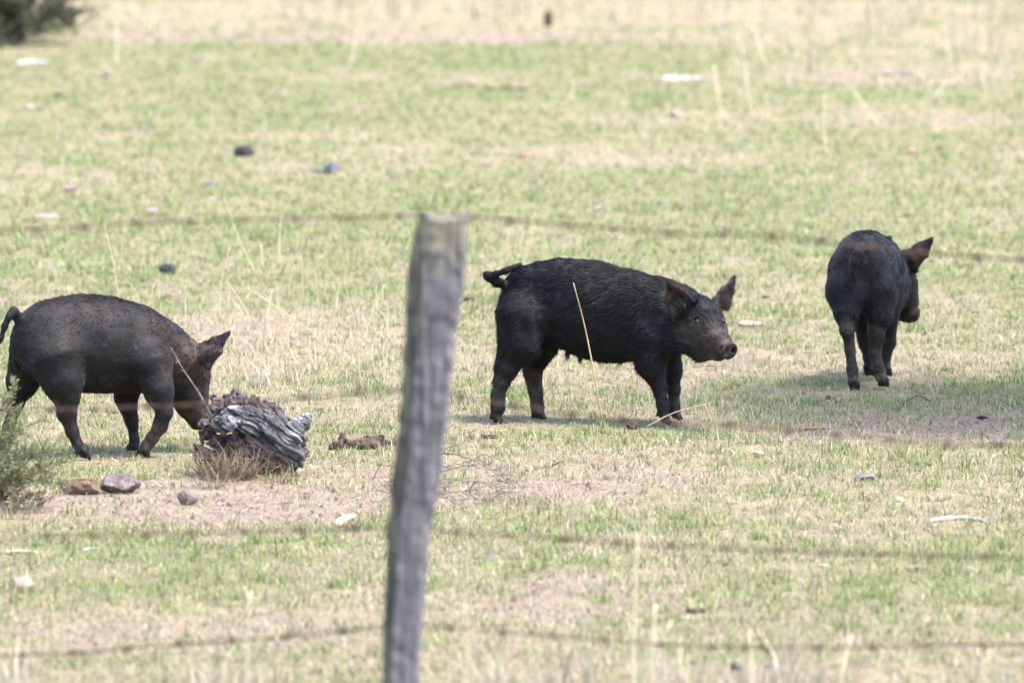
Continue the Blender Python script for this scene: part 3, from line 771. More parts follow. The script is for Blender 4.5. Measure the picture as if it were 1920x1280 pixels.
# ------------------------------------------------------------------ weathered stump
def build_stump():
    Y = GY(893)
    q = lambda j: P(j[0], j[1], Y + j[2]); R = lambda j: M(j[3], Y)
    root = empty('tree_stump', tuple(G(465, 893)))
    tag(root, 'grey weathered fallen stump with cracked silvery wood and dark rotten top', 'stump')
    main = [(412, 794, .0, 14), (436, 780, .0, 19), (472, 784, -.01, 24), (508, 799, -.02, 27), (538, 826, -.03, 24), (556, 852, -.03, 16), (562, 868, -.02, 10)]
    low = [(428, 846, .03, 30), (470, 850, .02, 38), (515, 856, .0, 30), (547, 870, -.01, 17)]
    left = [(370, 836, -.04, 10), (382, 850, -.04, 16), (394, 872, -.02, 18), (405, 892, 0, 14)]
    knob = [(545, 814, .0, 18), (560, 797, .0, 15), (571, 787, .0, 13)]
    plate = [(418, 815, -.07, 9), (430, 788, -.06, 12)]
    prims = []
    for ch, k in ((main, .012), (low, .02), (left, .012), (knob, .008), (plate, .006)):
        for a, b in zip(ch[:-1], ch[1:]): prims.append((cone(q(a), q(b), R(a), R(b)), k))
    lo = np.min([p[0][1] for p in prims], 0) - .01; hi = np.max([p[0][2] for p in prims], 0) + .01
    f = Field(lo, hi, 0.0034)
    for pr, k in prims: f.add(*pr, k=k)
    f.add(*cone(q((452, 836, -.10, 0)), q((500, 838, -.11, 0)), M(19, Y), M(13, Y)), sub=True)
    ax = q((545, 850, 0)) - q((450, 785, 0)); ax /= np.linalg.norm(ax); bx = np.array([0, 1.0, 0]); cx_ = np.cross(ax, bx)
    def groove(p):
        s, a, b = p @ ax, p @ bx, p @ cx_
        wob = (fbm(s * 8, a * 8, b * 8, 130, 2) - .5) * .07
        n = fbm(s * 6, (a + wob) * 42, (b + wob) * 42, 140, 3); m = fbm(s * 11, (a + wob) * 95, (b + wob) * 95, 141, 2)
        return np.minimum(np.abs(n - .5) * 2, .05 + np.abs(m - .5) * 1.6), n
    def disp(p):
        c, n = groove(p)
        return .011 * (1 - sstep(0, .16, c)) + (.5 - n) * .035 + (fbm(p[:, 0] * 17, p[:, 1] * 17, p[:, 2] * 17, 150, 3) - .5) * .03
    f.displace(disp)
    V, Fq = f.mesh()
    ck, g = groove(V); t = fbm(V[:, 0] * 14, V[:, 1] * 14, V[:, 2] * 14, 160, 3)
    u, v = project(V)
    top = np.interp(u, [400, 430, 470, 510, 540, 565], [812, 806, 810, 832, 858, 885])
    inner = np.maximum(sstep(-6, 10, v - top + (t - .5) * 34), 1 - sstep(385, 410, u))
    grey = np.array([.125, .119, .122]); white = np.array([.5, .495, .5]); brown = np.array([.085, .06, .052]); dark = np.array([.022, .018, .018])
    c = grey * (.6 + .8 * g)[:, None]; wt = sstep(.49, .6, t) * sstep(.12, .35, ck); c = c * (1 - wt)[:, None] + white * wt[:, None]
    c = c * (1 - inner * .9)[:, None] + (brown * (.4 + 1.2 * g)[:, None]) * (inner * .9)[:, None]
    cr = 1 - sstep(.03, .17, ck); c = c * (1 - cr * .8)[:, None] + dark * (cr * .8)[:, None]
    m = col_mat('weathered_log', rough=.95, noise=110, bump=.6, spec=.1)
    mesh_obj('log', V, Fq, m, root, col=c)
    # crumbling rotten wood along the back
    mr = stone_mat('rotten_wood', (.03, .022, .024), (.085, .06, .062), (.16, .125, .125), scale=40, bump=.9)
    for (cu, cv, r) in [(402, 776, 13), (416, 764, 15), (432, 754, 16), (448, 752, 15), (460, 760, 14), (478, 756, 15), (492, 764, 14), (506, 770, 14), (520, 774, 14), (533, 782, 11), (562, 848, 13), (567, 830, 10), (394, 788, 13), (386, 800, 12), (392, 814, 14), (404, 830, 14), (376, 842, 9), (445, 766, 14)]:
        c0 = P(cu, cv, Y + (.05 if cv < 800 else .02)); rr = M(r, Y)
        fl = Field(c0 - rr * 1.3, c0 + rr * 1.3, .0038)
        for _ in range(5):
            a = c0 + rng.normal(0, rr * .35, 3); fl.add(*cone(a, a + rng.normal(0, rr * .4, 3), rr * .55, rr * .35), k=.008)
        fl.displace(lambda p: (fbm(p[:, 0] * 75, p[:, 1] * 75, p[:, 2] * 75, int(cu), 3) - .5) * .045)
        Vm, Fm = fl.mesh()
        if len(Vm): mesh_obj('rotten_wood', Vm, Fm, mr, root)
    return Y
STY = build_stump()

# ------------------------------------------------------------------ dry stalks, twigs, clumps
M_STRAW = col_mat('dry_stalk', rough=.6, transl=.15, spec=.3)
M_TWIG = stone_mat('dead_twig', (.10, .075, .065), (.19, .15, .135), (.28, .235, .215), scale=50)
def stalk_mesh(path, r0, r1, leafy=0):
    parts = [tube(path, np.linspace(r0, r1, len(path)), 5)]
    V, Fc = join(parts)
    return V, Fc
def straw_col(n, c): return np.tile(np.array(c), (n, 1)) * rng.uniform(.9, 1.1, (n, 1))
def stalk(pts, label, group=None, name='dry_grass_stalk', cat='grass stalk', w=2.1, c=(.56, .46, .29), Y=None, mat=None):
    """pts: pixels from root to tip, root on the ground"""
    b = on_ground(*pts[0]); Y = Y or b[1]
    pp = [P(u, v, Y + random.uniform(-.02, .02) * i) for i, (u, v) in enumerate(pts)]
    pp[0] = b if Y == b[1] else P(*pts[0], Y)
    path = spline(pp, 12)
    V, Fc = tube(path, np.linspace(M(w, Y) / 2, M(w, Y) * .22, 12), 5)
    o = mesh_obj(name, V, Fc, mat or M_STRAW, origin=pp[0], col=straw_col(len(V), c))
    return tag(o, label, cat, group)
g0, l0 = 'tall straw stalks behind the stump', 'tall straw coloured grass stalk standing behind the stump and feeding pig'
for pts in [[(224, 565), (212, 490), (195, 418)], [(480, 512), (445, 440), (420, 370)], [(527, 515), (524, 460), (527, 405)], [(412, 605), (415, 530), (431, 462)],
            [(568, 562), (565, 480)], [(598, 578), (590, 503)], [(277, 572), (290, 532)], [(297, 560), (298, 515)], [(686, 622), (700, 580), (722, 533)],
            [(706, 600), (705, 535)], [(470, 610), (455, 570), (425, 528)], [(505, 650), (500, 600), (510, 545)], [(375, 625), (395, 590), (397, 578)], [(495, 505), (488, 450)], [(440, 640), (420, 610), (432, 575)],
            [(540, 560), (545, 520), (560, 450)], [(560, 690), (540, 640), (555, 590)], [(640, 640), (625, 610), (632, 560)], [(655, 720), (660, 680), (655, 630)], [(470, 690), (485, 640), (478, 600)]]:
    stalk(pts, l0, g0, w=2.8, c=(.62, .53, .34))
for _ in range(34):
    u0, v0 = rng.uniform(250, 740), rng.uniform(560, 730); h0 = rng.uniform(25, 90); t0 = rng.normal(0, 18)
    stalk([(u0, v0), (u0 + t0 * .4, v0 - h0 * .55), (u0 + t0 + rng.normal(0, 8), v0 - h0)], l0, g0, w=2.0, c=(.6, .52, .37))
stalk([(676, 735), (665, 610), (645, 528)], 'long straight straw stalk standing alone between stump and fence post', w=3)
stalk([(592, 628), (540, 590), (455, 533)], 'long pale straw stalk lying aslant over the dry tufts behind the stump', w=3.2)
stalk([(1132, 806), (1112, 690), (1096, 610), (1075, 530)], 'slender straw stalk standing across the flank of the side-on pig', w=4.2, c=(.5, .36, .2))
stalk([(1326, 832), (1336, 800), (1322, 757)], 'short broken straw stalk in front of the side-on pig, upright stem', w=3.4)
stalk([(1348, 835), (1342, 795), (1328, 755)], 'short broken straw stalk leaning on another in front of the side-on pig', w=3.6)
stalk([(1212, 800), (1260, 775), (1326, 756)], 'bent straw stem lying low across the front hooves of the side-on pig', w=2.6, Y=GY(812))
g1, l1 = 'tall dry stalks on the far turf', 'tall pale dry grass stalk on the far green turf'
for pts in [[(1548, 295), (1545, 240), (1546, 178)], [(1362, 232), (1347, 190), (1340, 122)], [(1402, 190), (1398, 130), (1382, 70)], [(1738, 215), (1752, 180), (1780, 150)],
            [(1725, 240), (1735, 190), (1748, 148)], [(284, 60), (290, 30), (299, -12)], [(217, 125), (219, 80), (217, 40)], [(1650, 240), (1620, 200), (1598, 165)], [(640, 150), (660, 110), (668, 60)], [(1070, 190), (1075, 150)]]:
    stalk(pts, l1, g1, w=5, c=(.66, .58, .38))
for _ in range(26):
    u0, v0 = rng.uniform(1330, 1910), rng.uniform(20, 260); h0 = rng.uniform(40, 110); t0 = rng.normal(0, 22)
    stalk([(u0, v0), (u0 + t0 * .4, v0 - h0 * .55), (u0 + t0 + rng.normal(0, 8), v0 - h0)], l1, g1, w=4, c=(.62, .54, .38))
g2, l2 = 'tall blurred stalks by the fence', 'tall thin straw stalk growing beside the wire fence'
for pts in [[(1190, 1340), (1188, 1200), (1196, 1000)], [(1205, 1350), (1215, 1250), (1260, 1165)], [(1215, 1340), (1222, 1240), (1228, 1130)], [(872, 1380), (876, 1280), (872, 1130)],
            [(1562, 1380), (1580, 1260), (1596, 1190)], [(1420, 1400), (1412, 1300), (1405, 1180)], [(470, 1380), (462, 1280), (468, 1110)], [(905, 1380), (915, 1300), (920, 1260)]]:
    stalk(pts, l2, g2, w=10, c=(.62, .54, .36))

def clump(u, v, spread, h_px, n, label, group=None, cols=None, w=2.4, name='dry_grass_clump', cat='grass clump', fan=.45, droop=.5):
    b = on_ground(u, v); Y = b[1]; parts = []
    k = max(n, 3); az = rng.uniform(0, 6.283, k); rad = np.sqrt(rng.uniform(0, 1, k)) * M(spread, Y)
    x, y = b[0] + np.cos(az) * rad, b[1] + np.sin(az) * rad * 1.5
    ln = M(h_px, Y) * rng.uniform(.35, 1.1, k)
    cc = np.array(cols if cols is not None else STRAWS)[rng.integers(0, len(cols) if cols is not None else len(STRAWS), k)] * rng.uniform(.8, 1.2, (k, 1))
    V, Fc, C = blades(x, y, ln, M(w, Y) * rng.uniform(.7, 1.3, k), np.abs(rng.normal(0, fan, k)) if droop < 1 else rng.uniform(.15, 1.5, k), rng.uniform(0, 6.283, k), cc, True, droop=droop)
    o = mesh_obj(name, V, Fc, M_GRASS, smooth=False, origin=b, col=C)
    return tag(o, label, cat, group)
def mass(spots, label, name='tall_dry_grass'):
    parts = []
    for (u, v, spread, h_px, n, w, fan) in spots:
        b = on_ground(u, v); Y = b[1]; az = rng.uniform(0, 6.283, n); rad = np.sqrt(rng.uniform(0, 1, n)) * M(spread, Y)
        x, y = b[0] + np.cos(az) * rad, b[1] + np.sin(az) * rad * 1.5
        cc = STRAWS[rng.integers(0, len(STRAWS), n)] * rng.uniform(.8, 1.25, (n, 1))
        parts.append(blades(x, y, M(h_px, Y) * rng.uniform(.35, 1.1, n), M(w, Y) * rng.uniform(.7, 1.3, n), np.abs(rng.normal(0, fan, n)), rng.uniform(0, 6.283, n), cc, True, droop=.5))
    V, Fc, C = merge(parts)
    tag(mesh_obj(name, V, Fc, M_GRASS, smooth=False, col=C), label, 'dry grass', kind='stuff')
U = rng.uniform
mass([(U(-60, 1980), U(1295, 1470), 60, U(80, 190), 26, 4.5, .32) for _ in range(46)], 'tall straw grass growing along the foot of the wire fence')
mass([(u_, U(-25, 48) if u_ < 1350 or k_ % 2 else U(30, 170), 45, U(40, 140), 7, 2.8, .32) for k_, u_ in enumerate(U(300, 1980, 90))], 'tall dry grass standing beyond the bare track and far turf')
mass([(U(400, 735), U(590, 730), 24, U(25, 75), 16, 1.9, .65) for _ in range(20)], 'bleached dry grass tufts on the bare patch behind the stump')
gg, lg = 'dry tufts beside the pig walking away', 'low tuft of dry grass around the pig walking away'
for i in range(9):
    clump(rng.choice([rng.uniform(1450, 1570), rng.uniform(1690, 1900)]), rng.uniform(650, 760), 22, rng.uniform(18, 34), 30, lg, gg, w=1.8, fan=.9)
clump(430, 897, 56, 100, 1000, 'shaggy brown dry grass growing at the foot of the weathered stump', cols=[[.24, .17, .125], [.33, .25, .17], [.12, .085, .07], [.2, .175, .1], [.36, .29, .2]], w=1.7, fan=1.0, droop=1.3)
clump(395, 915, 26, 52, 60, 'small brown grass tuft against the broken left root of the stump', cols=[[.26, .19, .14], [.36, .28, .19], [.2, .2, .09]], w=1.7, fan=.9, droop=1.2)
clump(520, 905, 36, 40, 70, 'low mixed green and brown tuft under the silvery end of the stump', cols=[[.26, .19, .14], [.18, .2, .07], [.36, .28, .19]], w=2.0, fan=.8)
clump(1090, 893, 34, 30, 46, 'flattened straw tuft on bare soil in front of the side-on pig', cols=[[.5, .4, .22], [.42, .33, .2]], w=2.0, fan=1.0)
clump(20, 1420, 60, 210, 120, 'grey green grass clump at the fence foot under the leafy shrub', cols=[[.30, .30, .22], [.36, .33, .25]], w=4, fan=.3)
for (u, v) in [(1160, 838), (1010, 945)]:
    clump(u, v, 20, 30, 30, {1160: 'bright green grass tuft in front of the side-on pig', 1010: 'green grass tuft beside the dead twig pile'}[u], cols=GREENS, w=2.2, fan=.6)

# thorny dead stem leaning over the stump
def twig_mesh(pts_world, r0, r1, side=0, sl=.03):
    path = spline(pts_world, 16); parts = [tube(path, np.linspace(r0, r1, 16), 6, rough=.12)]
    for i in range(side):
        k = rng.integers(2, 14); d = path[min(k + 1, 15)] - path[k - 1]; d /= np.linalg.norm(d)
        d = d * .7 + rng.normal(0, .6, 3); d /= np.linalg.norm(d)
        l = sl * rng.uniform(.5, 1.3)
        parts.append(tube([path[k], path[k] + d * l * .5, path[k] + d * l + np.array([0, 0, rng.uniform(-.2, .3) * l])], [r1 * 1.1, r1 * .8, r1 * .35], 5))
    return join(parts)
V, Fc = twig_mesh([P(398, 782, STY - .06), P(372, 735, STY - .07), P(345, 695, STY - .07), P(320, 651, STY - .08)], .0036, .0018, 9, .014)
tag(mesh_obj('dead_stem', V, Fc, M_TWIG, origin=P(398, 782, STY - .06)), 'thin thorny dead stem rising from the stump across the feeding pig', 'stem')

def twig_pile():
    b = G(880, 925); root = empty('twig_pile', tuple(b))
    tag(root, 'tangle of dead grey twigs lying on bare soil behind the fence post', 'twig pile')
    def tw(pts, r=2.4, side=3, dz=0.0, sl=.05):
        Yb = [on_ground(u, v)[1] if d is None else d for u, v, d in pts]
        V, Fc = twig_mesh([P(u, v, y) + np.array([0, 0, .004]) for (u, v, _), y in zip(pts, Yb)], M(r, 28) * .55, M(r, 28) * .2, side, sl)
        mesh_obj('twig', V, Fc, M_TWIG, root)
    Yp = GY(930)
    tw([(790, 870, Yp), (840, 826, Yp + .02), (897, 808, Yp + .05)], 3); tw([(800, 850, Yp), (850, 838, Yp), (872, 832, Yp)], 3.4)
    tw([(790, 860, Yp), (842, 852, Yp), (890, 866, Yp - .03), (930, 890, Yp - .06)], 4.2, 5); tw([(800, 895, Yp), (850, 880, Yp), (895, 872, Yp)], 3.4, 4)
    tw([(770, 930, Yp), (850, 925, Yp - .1), (950, 905, Yp)], 3.2, 4); tw([(810, 965, GY(965)), (880, 950, GY(950)), (950, 925, GY(935))], 4.0, 3)
    tw([(840, 940, Yp - .1), (900, 938, Yp - .1), (948, 932, Yp - .1)], 3.6, 3); tw([(880, 925, Yp), (890, 905, Yp), (905, 908, Yp), (940, 910, Yp)], 3, 2)
    tw([(700, 900, Yp + .1), (715, 870, Yp + .1), (735, 865, Yp + .1)], 2.6, 3); tw([(660, 935, GY(935)), (710, 915, GY(925)), (760, 890, Yp)], 2.4, 3)
    for i in range(70):
        u0, v0 = rng.uniform(690, 940), rng.uniform(868, 945); a = rng.uniform(-.6, .6); l = rng.uniform(25, 70)
        y0 = GY(min(max(v0 + rng.uniform(0, 40), 880), 965))
        tw([(u0, v0, y0), (u0 + l * .5, v0 - l * .3 * a + rng.uniform(-8, 8), y0), (u0 + l, v0 + l * .5 * a, y0)], rng.uniform(1.4, 2.8), 2, sl=.03)
twig_pile()

# ------------------------------------------------------------------ stones, dung, chips, sticks
MATS = {
 'black': stone_mat('black_clod', (.012, .012, .015), (.03, .03, .035), (.07, .07, .075), 18),
 'grey': stone_mat('grey_clod', (.05, .05, .055), (.12, .12, .13), (.24, .24, .25), 16),
 'dung': stone_mat('brown_dung', (.035, .02, .014), (.08, .05, .035), (.15, .1, .07), 30, bump=1.0),
 'pink': stone_mat('pink_stone', (.20, .135, .115), (.32, .225, .195), (.42, .32, .28), 22),
 'red': stone_mat('red_stone', (.16, .075, .06), (.27, .13, .11), (.34, .2, .17), 12),
 'cream': stone_mat('cream_stone', (.33, .27, .19), (.46, .39, .28), (.55, .48, .37), 16),
 'white': stone_mat('bleached', (.3, .285, .27), (.43, .41, .39), (.52, .5, .48), 20),
 'slate': stone_mat('slate', (.06, .058, .06), (.15, .145, .147), (.24, .23, .23), 20),
 'ochre': stone_mat('ochre_rock', (.055, .042, .036), (.15, .095, .06), (.24, .18, .135), 26, bump=1.0),
 'purple': stone_mat('purple_rock', (.06, .044, .043), (.17, .13, .125), (.34, .27, .245), 24, bump=1.0),
 'blue': stone_mat('blue_grey_stone', (.16, .16, .165), (.25, .252, .26), (.33, .33, .335), 12),
}
ICO = None
def ico():
    global ICO
    if ICO is None:
        t = (1 + 5 ** .5) / 2
        v = [(-1, t, 0), (1, t, 0), (-1, -t, 0), (1, -t, 0), (0, -1, t), (0, 1, t), (0, -1, -t), (0, 1, -t), (t, 0, -1), (t, 0, 1), (-t, 0, -1), (-t, 0, 1)]
        f = [(0, 11, 5), (0, 5, 1), (0, 1, 7), (0, 7, 10), (0, 10, 11), (1, 5, 9), (5, 11, 4), (11, 10, 2), (10, 7, 6), (7, 1, 8), (3, 9, 4), (3, 4, 2), (3, 2, 6), (3, 6, 8), (3, 8, 9), (4, 9, 5), (2, 4, 11), (6, 2, 10), (8, 6, 7), (9, 8, 1)]
        v = [np.array(p) / np.linalg.norm(p) for p in v]
        for _ in range(4):
            nf, mid = [], {}
            def m(a, b):
                k = (min(a, b), max(a, b))
                if k not in mid:
                    p = v[a] + v[b]; v.append(p / np.linalg.norm(p)); mid[k] = len(v) - 1
                return mid[k]
            for a, b, c in f:
                x, y, z = m(a, b), m(b, c), m(c, a); nf += [(a, x, z), (b, y, x), (c, z, y), (x, y, z)]
            f = nf
        ICO = (np.array(v), np.array(f))
    return ICO
def rock_verts(seed, cuts=9, rough=.12):
    r = np.random.default_rng(seed); V, Fc = ico(); V = V.copy()
    for _ in range(cuts):
        n = r.normal(0, 1, 3); n /= np.linalg.norm(n); d = r.uniform(.5, .82)
        V -= np.maximum(V @ n - d, 0)[:, None] * n
    V *= 1 + ((fbm(V[:, 0] * 2.6 + seed, V[:, 1] * 2.6, V[:, 2] * 2.6, seed, 5) - .5) * 2.6 * rough)[:, None]
    V -= (V.max(0) + V.min(0)) / 2
    return V / (V.max(0) - V.min(0)), Fc
def stone(u, v, w, h, mat, label, name='stone', cat='stone', cuts=9, rough=.12, depth=.8, yaw=None, sink=.18, tilt=0, flat=0):
    b = on_ground(u, v); Y = b[1]; seed = int(u * 7 + v)
    V, Fc = rock_verts(seed, cuts, rough)
    if flat:
        V[:, 2] = np.where(V[:, 2] > flat, flat + (V[:, 2] - flat) * .18, V[:, 2]); V[:, 2] = (V[:, 2] - V[:, 2].min()) / (V[:, 2].max() - V[:, 2].min()) - .5
    W, Hh = M(w, Y), M(h, Y)
    D = W * depth; Hh = max(Hh - D * .09, Hh * .6) * (1 + sink)      # part of what shows is its top seen from above
    V = V * np.array([W, D, Hh])
    if tilt: c, s = math.cos(tilt), math.sin(tilt); V = V @ np.array([[c, 0, s], [0, 1, 0], [-s, 0, c]])
    y = yaw if yaw is not None else 0; c, s = math.cos(y), math.sin(y); V = V @ np.array([[c, s, 0], [-s, c, 0], [0, 0, 1]])
    V[:, 2] += Hh * .5 - Hh * sink
    o = mesh_obj(name, V + b, Fc, MATS[mat], origin=b, smooth=cuts < 5)
    return tag(o, label, cat)
S = stone
S(148, 926, 78, 36, 'ochre', 'ochre and grey flat-topped rock beside the leafy shrub', cuts=24, rough=.24, sink=.3, depth=.7, flat=.05, tilt=.05)
S(226, 924, 80, 42, 'purple', 'angular purple grey rock next to the ochre rock', cuts=24, rough=.2, sink=.3, depth=.7)
S(352, 944, 40, 32, 'purple', 'small rounded pinkish grey stone on bare soil in front of the stump', cuts=7)
S(41, 1110, 50, 32, 'pink', 'pink topped rock with dark broken side lying on short grass', cuts=11, tilt=.3)
S(458, 294, 42, 25, 'black', 'black lump of dung with a smooth rounded top on far green turf', 'dung', 'dung', 2, .25)
S(622, 328, 30, 27, 'grey', 'grey lump of dung with a low tail of crumbs on far turf', 'dung', 'dung', 3, .25)
S(597, 327, 32, 12, 'grey', 'low grey crumb of dung against a bigger grey lump', 'dung', 'dung', 3, .3)
S(314, 513, 36, 26, 'black', 'dark crumbly dung lump on the grass behind the feeding pig', 'dung', 'dung', 3, .45)
S(199, 143, 16, 11, 'grey', 'small dark grey stone far off beneath the distant bush', cuts=6)
S(109, 182, 20, 10, 'black', 'small black clod beside a cream stone on the far turf', 'clod', 'clod', 3, .3)
S(53, 206, 22, 14, 'cream', 'small cream stone on the far turf', cuts=6)
S(132, 360, 26, 16, 'pink', 'small pink stone standing up from the turf far behind the feeding pig', cuts=6)
S(88, 406, 58, 9, 'pink', 'flat pinkish stone lying in the turf just beyond the top wire', cuts=8)
S(285, 403, 28, 18, 'pink', 'rounded pale pink stone with straw beside it near the top wire', cuts=6)
S(280, 153, 9, 7, 'red', 'tiny red pebble on the far turf near the distant bush', 'pebble', 'pebble', 5)
S(528, 181, 26, 8, 'blue', 'flat blue grey stone on the far turf past the dung lumps', cuts=7)
S(268, 246, 22, 8, 'blue', 'flat blue grey stone on the turf between cream stone and dung', cuts=7)
S(401, 262, 12, 7, 'red', 'small red brown pebble near the black dung lump', 'pebble', 'pebble', 5)
S(388, 349, 22, 8, 'grey', 'low dark grey clod on the turf left of the grey dung', 'clod', 'clod', 4, .3)
S(980, 297, 22, 13, 'red', 'dusky red stone on far turf behind the side-on pig', cuts=7)
S(841, 288, 18, 8, 'purple', 'small purple grey stone on a dry patch above the fence post', cuts=7)
S(1119, 399, 16, 12, 'white', 'small bright white stone behind the side-on pig', cuts=6)
S(1265, 220, 22, 16, 'pink', 'rounded pinkish grey stone on the far turf beneath a pale stick', cuts=5)
S(1707, 291, 28, 14, 'red', 'reddish stone on far turf above the pig walking away', cuts=7)
S(1408, 614, 52, 16, 'pink', 'flat pale pink stone on the grass by the snout of the side-on pig', cuts=9, depth=.9)
S(1421, 857, 24, 14, 'cream', 'small domed cream stone on short grass at the edge of the shade', cuts=3, rough=.08)
S(1622, 905, 44, 17, 'slate', 'slate grey wedge stone with dark broken edge', cuts=11, tilt=.12)
S(1866, 832, 34, 17, 'purple', 'pinkish grey tilted stone lying in the tree shade', cuts=8, tilt=-.4)
S(917, 1053, 26, 11, 'slate', 'small dark slate chip on the turf right of the post', cuts=9, tilt=.3)
S(1380, 1262, 26, 18, 'slate', 'bluish grey stone by the fence with a smaller one beside it', cuts=6)
S(1442, 1258, 18, 14, 'slate', 'smaller bluish grey stone by the fence', cuts=6)
S(1360, 54, 26, 10, 'blue', 'distant blue grey stone in the tall dry grass', cuts=6)
S(1660, 142, 44, 13, 'pink', 'far pinkish white stone on a dry patch', cuts=6)
S(1698, 142, 26, 11, 'slate', 'far grey stone beside a pinkish white one', cuts=6)
S(1420, 830, 5, 4, 'white', 'tiny white pebble in the tree shade', 'pebble', 'pebble', 4)
S(1436, 557, 16, 7, 'dung', 'small brown clod on turf between the side-on pig and the one walking away', 'clod', 'clod', 4, .3)
S(1806, 561, 20, 7, 'dung', 'small brown clod on turf right of the pig walking away', 'clod', 'clod', 4, .3)
S(1828, 585, 16, 6, 'dung', 'smaller brown clod below another right of the pig walking away', 'clod', 'clod', 4, .3)
S(1290, 323, 18, 6, 'dung', 'dark flat clod on the turf behind the side-on pig', 'clod', 'clod', 4, .3)
S(1332, 337, 24, 6, 'dung', 'longer dark flat clod on the turf behind the side-on pig', 'clod', 'clod', 4, .3)
S(879, 566, 24, 12, 'dung', 'brown curled leaf on the grass beside the post and pig tail', 'leaf', 'leaf', 8, .2)
S(1187, 808, 30, 19, 'dung', 'crumbly brown dung on the grass under the side-on pig', 'dung', 'dung', 3, .5)
S(918, 823, 34, 11, 'dung', 'dark brown clod by the hind hoof of the side-on pig', 'clod', 'clod', 3, .5)
S(1553, 748, 12, 10, 'dung', 'small dark clod behind the pig walking away', 'clod', 'clod', 4, .3)
S(1842, 786, 22, 9, 'black', 'black crumb of soil in the tree shade', 'clod', 'clod', 3, .4)
S(215, 777, 26, 9, 'dung', 'dark clod on the grass under the belly of the feeding pig', 'clod', 'clod', 3, .4)
S(1360, 1060, 14, 7, 'dung', 'small dark clod on the near turf', 'clod', 'clod', 4, .4)
S(1028, 50, 18, 34, 'dung', 'upright dark brown stub in the far dry grass', 'stub', 'stub', 6, .2, depth=.8)
S(1730, 875, 42, 9, 'dung', 'curled strip of brown bark on green turf', 'bark', 'bark', 8, .3, depth=.4)
S(1305, 1151, 44, 11, 'dung', 'piece of weathered bark on bare soil near the fence', 'bark', 'bark', 8, .3, depth=.5)
S(1290, 1160, 46, 6, 'cream', 'pale thin wood chip beside a piece of bark', 'wood_chip', 'wood chip', 8, .2, depth=.3)
S(1688, 943, 20, 11, 'cream', 'small cream wood chip on green turf', 'wood_chip', 'wood chip', 9, .1, depth=.5, tilt=-.4)
S(1545, 1062, 24, 8, 'cream', 'small pale chip on near turf below the third wire', 'wood_chip', 'wood chip', 8, .1, depth=.5)
S(1710, 1066, 24, 9, 'pink', 'small pinkish chip on near turf below the third wire', 'wood_chip', 'wood chip', 8, .1, depth=.5)
def dung_heap(u, v, w, h, n, label):
    b = on_ground(u, v); Y = b[1]; W, Hh = M(w, Y), M(h, Y)
    f = Field(b + np.array([-W * .65, -.09, -.01]), b + np.array([W * .65, .09, Hh * 1.2]), .004)
    for _ in range(n):
        c = b + np.array([rng.uniform(-.45, .45) * W, rng.uniform(-.05, .05), rng.uniform(.1, .5) * Hh]); r = rng.uniform(.25, .45) * Hh
        f.add(*cone(c, c + rng.normal(0, .012, 3), r, r * .8), k=.006)
    f.displace(lambda p: (fbm(p[:, 0] * 60, p[:, 1] * 60, p[:, 2] * 60, 7, 3) - .5) * .024)
    V, Fq = f.mesh(); return tag(mesh_obj('dung', V, Fq, MATS['dung'], origin=b), label, 'dung')
dung_heap(668, 840, 92, 24, 26, 'spread of crumbly brown dung between the stump and the fence post')
dung_heap(725, 836, 36, 16, 10, 'small brown dung pile partly hidden behind the fence post')
dung_heap(950, 170, 90, 9, 14, 'long low brown dung scatter on the far turf above the post')
def stick(pts, r, mat, label, name='stick', cat='stick', tapered=True):
    pp = [on_ground(u, v) + np.array([0, 0, M(r, 30) * .7]) for u, v in pts]; path = spline(pp, 14); Y = pp[0][1]
    rr = M(r, Y) * (np.interp(np.linspace(0, 1, 14), [0, .06, .5, .92, 1], [.55, 1, .95, .75, .3]))
    V, Fc = tube(path, rr, 9, rough=.12)
    return tag(mesh_obj(name, V, Fc, MATS[mat], origin=pp[0]), label, cat)
stick([(1744, 978), (1775, 974), (1815, 974), (1848, 979)], 5, 'white', 'bleached white bone lying on the turf, slightly bowed', 'bone', 'bone')
stick([(1238, 152), (1280, 151), (1325, 151)], 6, 'white', 'pale straight stick lying on the far green turf')
stick([(30, 124), (60, 122), (92, 122)], 6, 'white', 'thick pale stick on the far turf near the distant bush')
stick([(632, 986), (646, 976), (668, 970)], 7.5, 'cream', 'cream coloured curved wood chip on bare soil by the post', 'wood_chip', 'wood chip')
stick([(8, 1039), (40, 1037), (72, 1038)], 4, 'cream', 'pale thin stick on near turf under the third wire')
stick([(155, 1033), (172, 1031), (188, 1032)], 2.6, 'white', 'short white twig on near turf')
stick([(855, 166), (872, 160), (892, 163)], 3.4, 'dung', 'dark curved twig on the far turf above the post', 'twig', 'twig')
stick([(1508, 806), (1535, 804), (1560, 806)], 2.2, 'dung', 'thin dark twig in the shade of the tree', 'twig', 'twig')
stick([(1690, 757), (1720, 745), (1745, 752)], 1.8, 'dung', 'thin arched twig in the grass by the pig walking away', 'twig', 'twig')
stick([(1000, 880), (1025, 876), (1050, 868)], 2, 'dung', 'thin dark twig on bare soil right of the twig pile', 'twig', 'twig')

